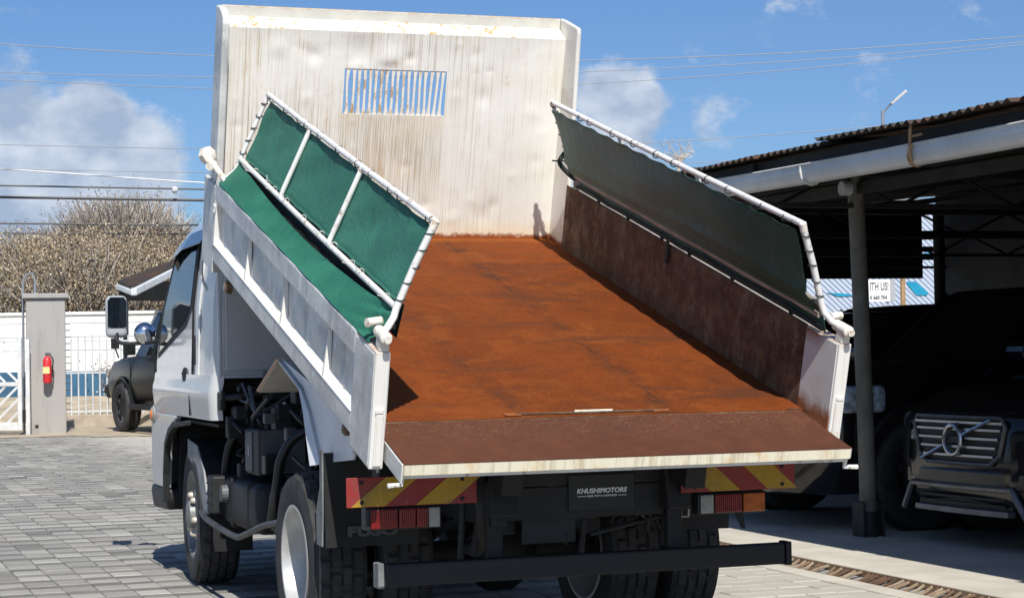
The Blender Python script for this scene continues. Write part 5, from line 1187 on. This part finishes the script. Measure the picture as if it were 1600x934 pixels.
rings = [rrect(lut(HWZ, z), lut(YFZ, z), lut(YRZ, z), z) for z in (1.10, 1.15, 1.2, 1.32, 1.45, 1.6, 1.75, 1.80, 1.85, 1.89, 1.93, 1.955, 1.975)]
cab = Tk(MB().loft(rings), 'cab_body', 'cab_paint', smooth=True)
m = MB(); lz = (.88, .92, .97, 1.0, 1.03, 1.06, 1.10); order = list(range(18, 24))+list(range(0, 18))
def lowhw(z): return lut(HWZ, z)+(.005 if z < 1.0 else .005*(1.06-z)/.06 if z < 1.06 else 0)
for z in lz: r = rrect(lowhw(z), lut(YFZ, z), lut(YRZ, z), z); m.v += [tuple(r[k]) for k in order]
for i in range(len(lz)-1):
    for k in range(23): m.f.append((i*24+k, i*24+k+1, (i+1)*24+k+1, (i+1)*24+k))
m.build('lower_shell', 'cab_paint', cab, smooth=True, thick=-.012)
lowp = [(4.02, .879), (4.02, .862), (4.17, .82), (4.29, .74), (4.34, .58), (4.35, .47), (4.76, .47), (4.80, .56), (4.805, .879)]
for sx in (-1, 1): MB().prism(lowp, sx*.845-.022, sx*.845+.012, 'x').build('front_corner', 'cab_paint', cab, bevel=.008, segs=2)
MB().box(-.82, .82, 4.75, 4.81, .47, .879).build('front_panel', 'cab_paint', cab, bevel=.01)
bpo = [(4.34, .468), (4.86, .468), (4.875, .42), (4.80, .335), (4.36, .35), (4.33, .40)]
MB().prism(bpo, -.862, .862, 'x').build('front_bumper', 'black_plastic', cab, bevel=.02)
# crease line
MB().tube([(-.8685, 3.598, .89), (-.8695, 3.598, .985), (-.8635, 3.598, 1.03), (-.8575, 3.598, 1.06)], .0055, 5).build('lower_seam', 'trim_black', cab)
for sx in (-1, 1):
    ar = [(3.62, .862), (4.0, .845), (4.14, .805), (4.25, .73), (4.30, .58), (4.31, .40)]
    ar2 = [(p-.03, q-.028) for p, q in ar]; ar2[0] = (3.62, .838); ar2[-1] = (4.28, .40)
    MB().prism(ar+ar2[::-1], sx*.862-.03, sx*.862+.004, 'x').build('arch_trim', 'tank_black', cab, bevel=.004) if 'grey_dark' in MATS else MB().prism(ar+ar2[::-1], sx*.862-.03, sx*.862+.004, 'x').build('arch_trim', 'tank_black', cab, bevel=.004)
    MB().box(min(sx*.40, sx*.80), max(sx*.40, sx*.80), 3.20, 4.33, .84, .855).build('wheel_house', 'chassis_black', cab)
    MB().box(min(sx*.42, sx*.80), max(sx*.42, sx*.80), 4.28, 4.36, .40, .85).build('wheel_house_front', 'chassis_black', cab)
    fd2 = Tk(MB().prism([(3.88, .76), (3.62, .735), (3.46, .62), (3.35, .46), (3.35, .40), (3.46, .39), (3.56, .52), (3.68, .62), (3.88, .66)], sx*.825-.006, sx*.825+.006, 'x'), 'front_mudguard', 'guard_grey', bevel=.003)
    MB().grid(lambda u, v: [(sx*(.60+.225*v), p, q) for p, q in [((3.88, .76), (3.62, .735), (3.50, .66), (3.36, .48), (3.36, .41))[int(u*4+.5)]]][0], 4, 1).build('inner_sheet', 'tank_black', fd2, thick=.004)
    fx_ = Tk(MB().box(min(sx*.60, sx*.835), max(sx*.60, sx*.835), 3.20, 3.34, .41, .60), 'step_box', 'tank_black', bevel=.012)
    for zz in (.46, .51, .56): MB().box(min(sx*.835, sx*.840), max(sx*.835, sx*.840), 3.205, 3.335, zz-.003, zz+.003).build('step_rib', 'chassis_black', fx_)
    Tk(MB().box(min(sx*.62, sx*.82), max(sx*.62, sx*.82), 3.27, 3.275, .22, .40), 'front_flap', 'flap_black')
# rear face of the cab
MB().box(-.79, .79, 3.048, 3.058, 1.12, 1.72).build('rear_panel', 'cab_paint', cab, bevel=.004)
MB().box(-.83, -.815, 3.04, 3.056, 1.10, 1.75).build('rear_seam', 'fender_white', cab, bevel=.003)
MB().box(-.82, .82, 3.05, 3.07, 1.085, 1.099).build('rear_sill', 'cab_paint', cab)
# drape helpers on the cab flank
def drape(poly, off, name, mat, parent, sx=-1, rows=24, **k):
    zs_ = sorted(set([z for _, z in poly]+[min(z for _, z in poly)+(max(z for _, z in poly)-min(z for _, z in poly))*i/rows for i in range(rows+1)])); L = []
    for z in zs_:
        ys = []
        for (a, p), (b, q) in zip(poly, poly[1:]+poly[:1]):
            if (p-z)*(q-z) <= 0 and abs(p-q) > 1e-9: ys.append(a+(b-a)*(z-p)/(q-p))
            elif abs(p-q) < 1e-9 and abs(p-z) < 1e-9: ys += [a, b]
        if len(ys) >= 2: L.append((z, min(ys), max(ys)))
    m = MB()
    for z, a, b in L: x = sx*(lut(HWZ, z)+off); m.v += [(x, a, z), (x, b, z)]
    for i in range(len(L)-1): m.f.append((2*i, 2*i+1, 2*i+3, 2*i+2))
    return m.build(name, mat, parent, **k)
def inset_(poly, d):
    cy = sum(p for p, _ in poly)/len(poly); cz = sum(q for _, q in poly)/len(poly); return [(cy+(p-cy)*(1-d), cz+(q-cz)*(1-d)) for p, q in poly]
for sx in (-1, 1):
    door = drape([(3.60, 1.062), (4.66, 1.062), (4.68, 1.15), (4.62, 1.30), (4.28, 1.77), (3.95, 1.82), (3.60, 1.83)], .006, 'door', 'cab_paint', truck, sx)
    win = [(3.66, 1.46), (3.79, 1.385), (4.58, 1.215), (4.52, 1.33), (4.25, 1.70), (3.96, 1.775), (3.66, 1.785)]
    wf = drape([(3.62, 1.44), (3.78, 1.35), (4.64, 1.18), (4.60, 1.32), (4.29, 1.74), (3.96, 1.81), (3.62, 1.82)], .0085, 'window_frame', 'trim_black', door, sx)
    drape(win, .011, 'window', 'glass_dark', door, sx)
    hd2 = MB().prism([(3.79+.062*cos(t), 1.095+.040*sin(t)) for t in [2*pi*q/20 for q in range(20)]], sx*.853, sx*.862, 'x').build('handle', 'trim_black', door, bevel=.003)
    MB().tube([(sx*.863, 3.75, 1.105), (sx*.868, 3.79, 1.107), (sx*.863, 3.83, 1.105)], .006, 6).build('grip', 'tank_black', hd2)
    MB().tube([(sx*(lut(HWZ, z)+.006), 3.598, z) for z in (1.06, 1.2, 1.45, 1.75, 1.83)]+[], .0055, 5).build('door_seam', 'trim_black', door)
    MB().tube([(sx*(lut(HWZ, z)+.006), 3.42, z) for z in (.90, 1.02, 1.06, 1.2, 1.45, 1.75)], .007, 6).build('pillar_bead', 'cab_paint', cab, smooth=True)
    MB().box(min(sx*.852, sx*.862), max(sx*.852, sx*.862), 3.50, 3.515, 1.15, 1.30).build('pillar_vent', 'trim_black', cab)
    vi = MB(); P_ = [(4.36, 1.735), (4.22, 1.80), (3.95, 1.845), (3.46, 1.855)]
    for i, (p, q) in enumerate(P_): vi.v += [(sx*(lut(HWZ, q)+.012), p, q), (sx*(lut(HWZ, q-.08)+.045), p-.02, q-.085+.02*(i == 0))]
    for i in range(3): vi.f.append((2*i, 2*i+1, 2*i+3, 2*i+2))
    vi.build('rain_visor', 'visor_tint', door, thick=.004)  if 'visor_tint' in MATS else vi.build('rain_visor', 'glass_dark', door, thick=.004)
    il = MB().lathe([(-.03, 0), (-.028, .03), (-.01, .05), (0, .052), (0, 0)], 18, T((sx*.856, 4.72, .865)) @ (Matrix.Identity(4) if sx < 0 else RZ(pi)) @ Matrix.Scale(1.1, 4, (0, 0, 1)))
    il = il.build('indicator', 'lens_clear', cab, smooth=True); MB().lathe([(-.034, 0), (-.033, .02), (-.026, .03)], 14, T((sx*.856, 4.71, .865)) @ (Matrix.Identity(4) if sx < 0 else RZ(pi))).build('bulb', 'amber', il)
    # grab rail and lock on the back corner
    MB().tube(smoothpath([(sx*.87, 3.12, 1.72), (sx*.885, 3.14, 1.66), (sx*.88, 3.16, 1.58), (sx*.862, 3.13, 1.52)], 4), .008, 6).build('grab_rail', 'pipe_white', cab)
    MB().lathe([(-.03, 0), (-.03, .022), (.0, .024), (0, 0)], 12, T((sx*.86, 3.10, 1.73)) @ (Matrix.Identity(4) if sx < 0 else RZ(pi))).build('rubber_buffer', 'black_plastic', cab)
    MB().box(min(sx*.80, sx*.835), max(sx*.80, sx*.835), 3.00, 3.06, .93, 1.02).build('latch_bracket', 'tank_black', cab, bevel=.008)
# windscreen on the front face
m = MB()
for z in (1.18, 1.45, 1.75): m.v += [(-lut(HWZ, z)+.10, lut(YFZ, z)+.006, z), (lut(HWZ, z)-.10, lut(YFZ, z)+.006, z)]
m.f += [(0, 1, 3, 2), (2, 3, 5, 4)]; m.build('windscreen', 'glass_dark', cab)
# mirrors
for sx in (-1, 1):
    ma = Tk(MB().tube(smoothpath([(sx*1.04, 4.91, 1.33), (sx*1.04, 4.90, 1.285), (sx*.99, 4.89, 1.268), (sx*.88, 4.86, 1.272), (sx*.80, 4.78, 1.285)], 5), .012, 8), 'mirror_arm', 'black_plastic', smooth=True)
    hsn = MB().box(sx*1.04-.062, sx*1.04+.062, 4.90, 4.965, 1.302, 1.545); hsn = hsn.build('main_mirror', 'mirror_shell', ma, bevel=.032, segs=4, smooth=True)
    gl = MB().prism([(sx*1.04+.054*x, 1.447+.088*z) for x, z in ((-1, -.9), (-.6, -1), (.6, -1), (1, -.9), (1, .75), (.7, 1), (-.7, 1), (-1, .75))], 4.8965, 4.8985, 'y').build('mirror_glass', 'mirror_dark', hsn)
    bl = MB(); 
    for i in range(9): a = pi*i/8-pi/2; bl.v += [(sx*.888+.064*cos(a)*cos(t), 4.90-.03+.064*.8*cos(a)*sin(t), 1.325+.064*sin(a)) for t in [2*pi*j/20 for j in range(20)]]
    for i in range(8):
        for j in range(20): bl.f.append((i*20+j, i*20+(j+1) % 20, i*20+20+(j+1) % 20, i*20+20+j))
    bl.build('round_mirror', 'chrome', ma, smooth=True, weld=True)
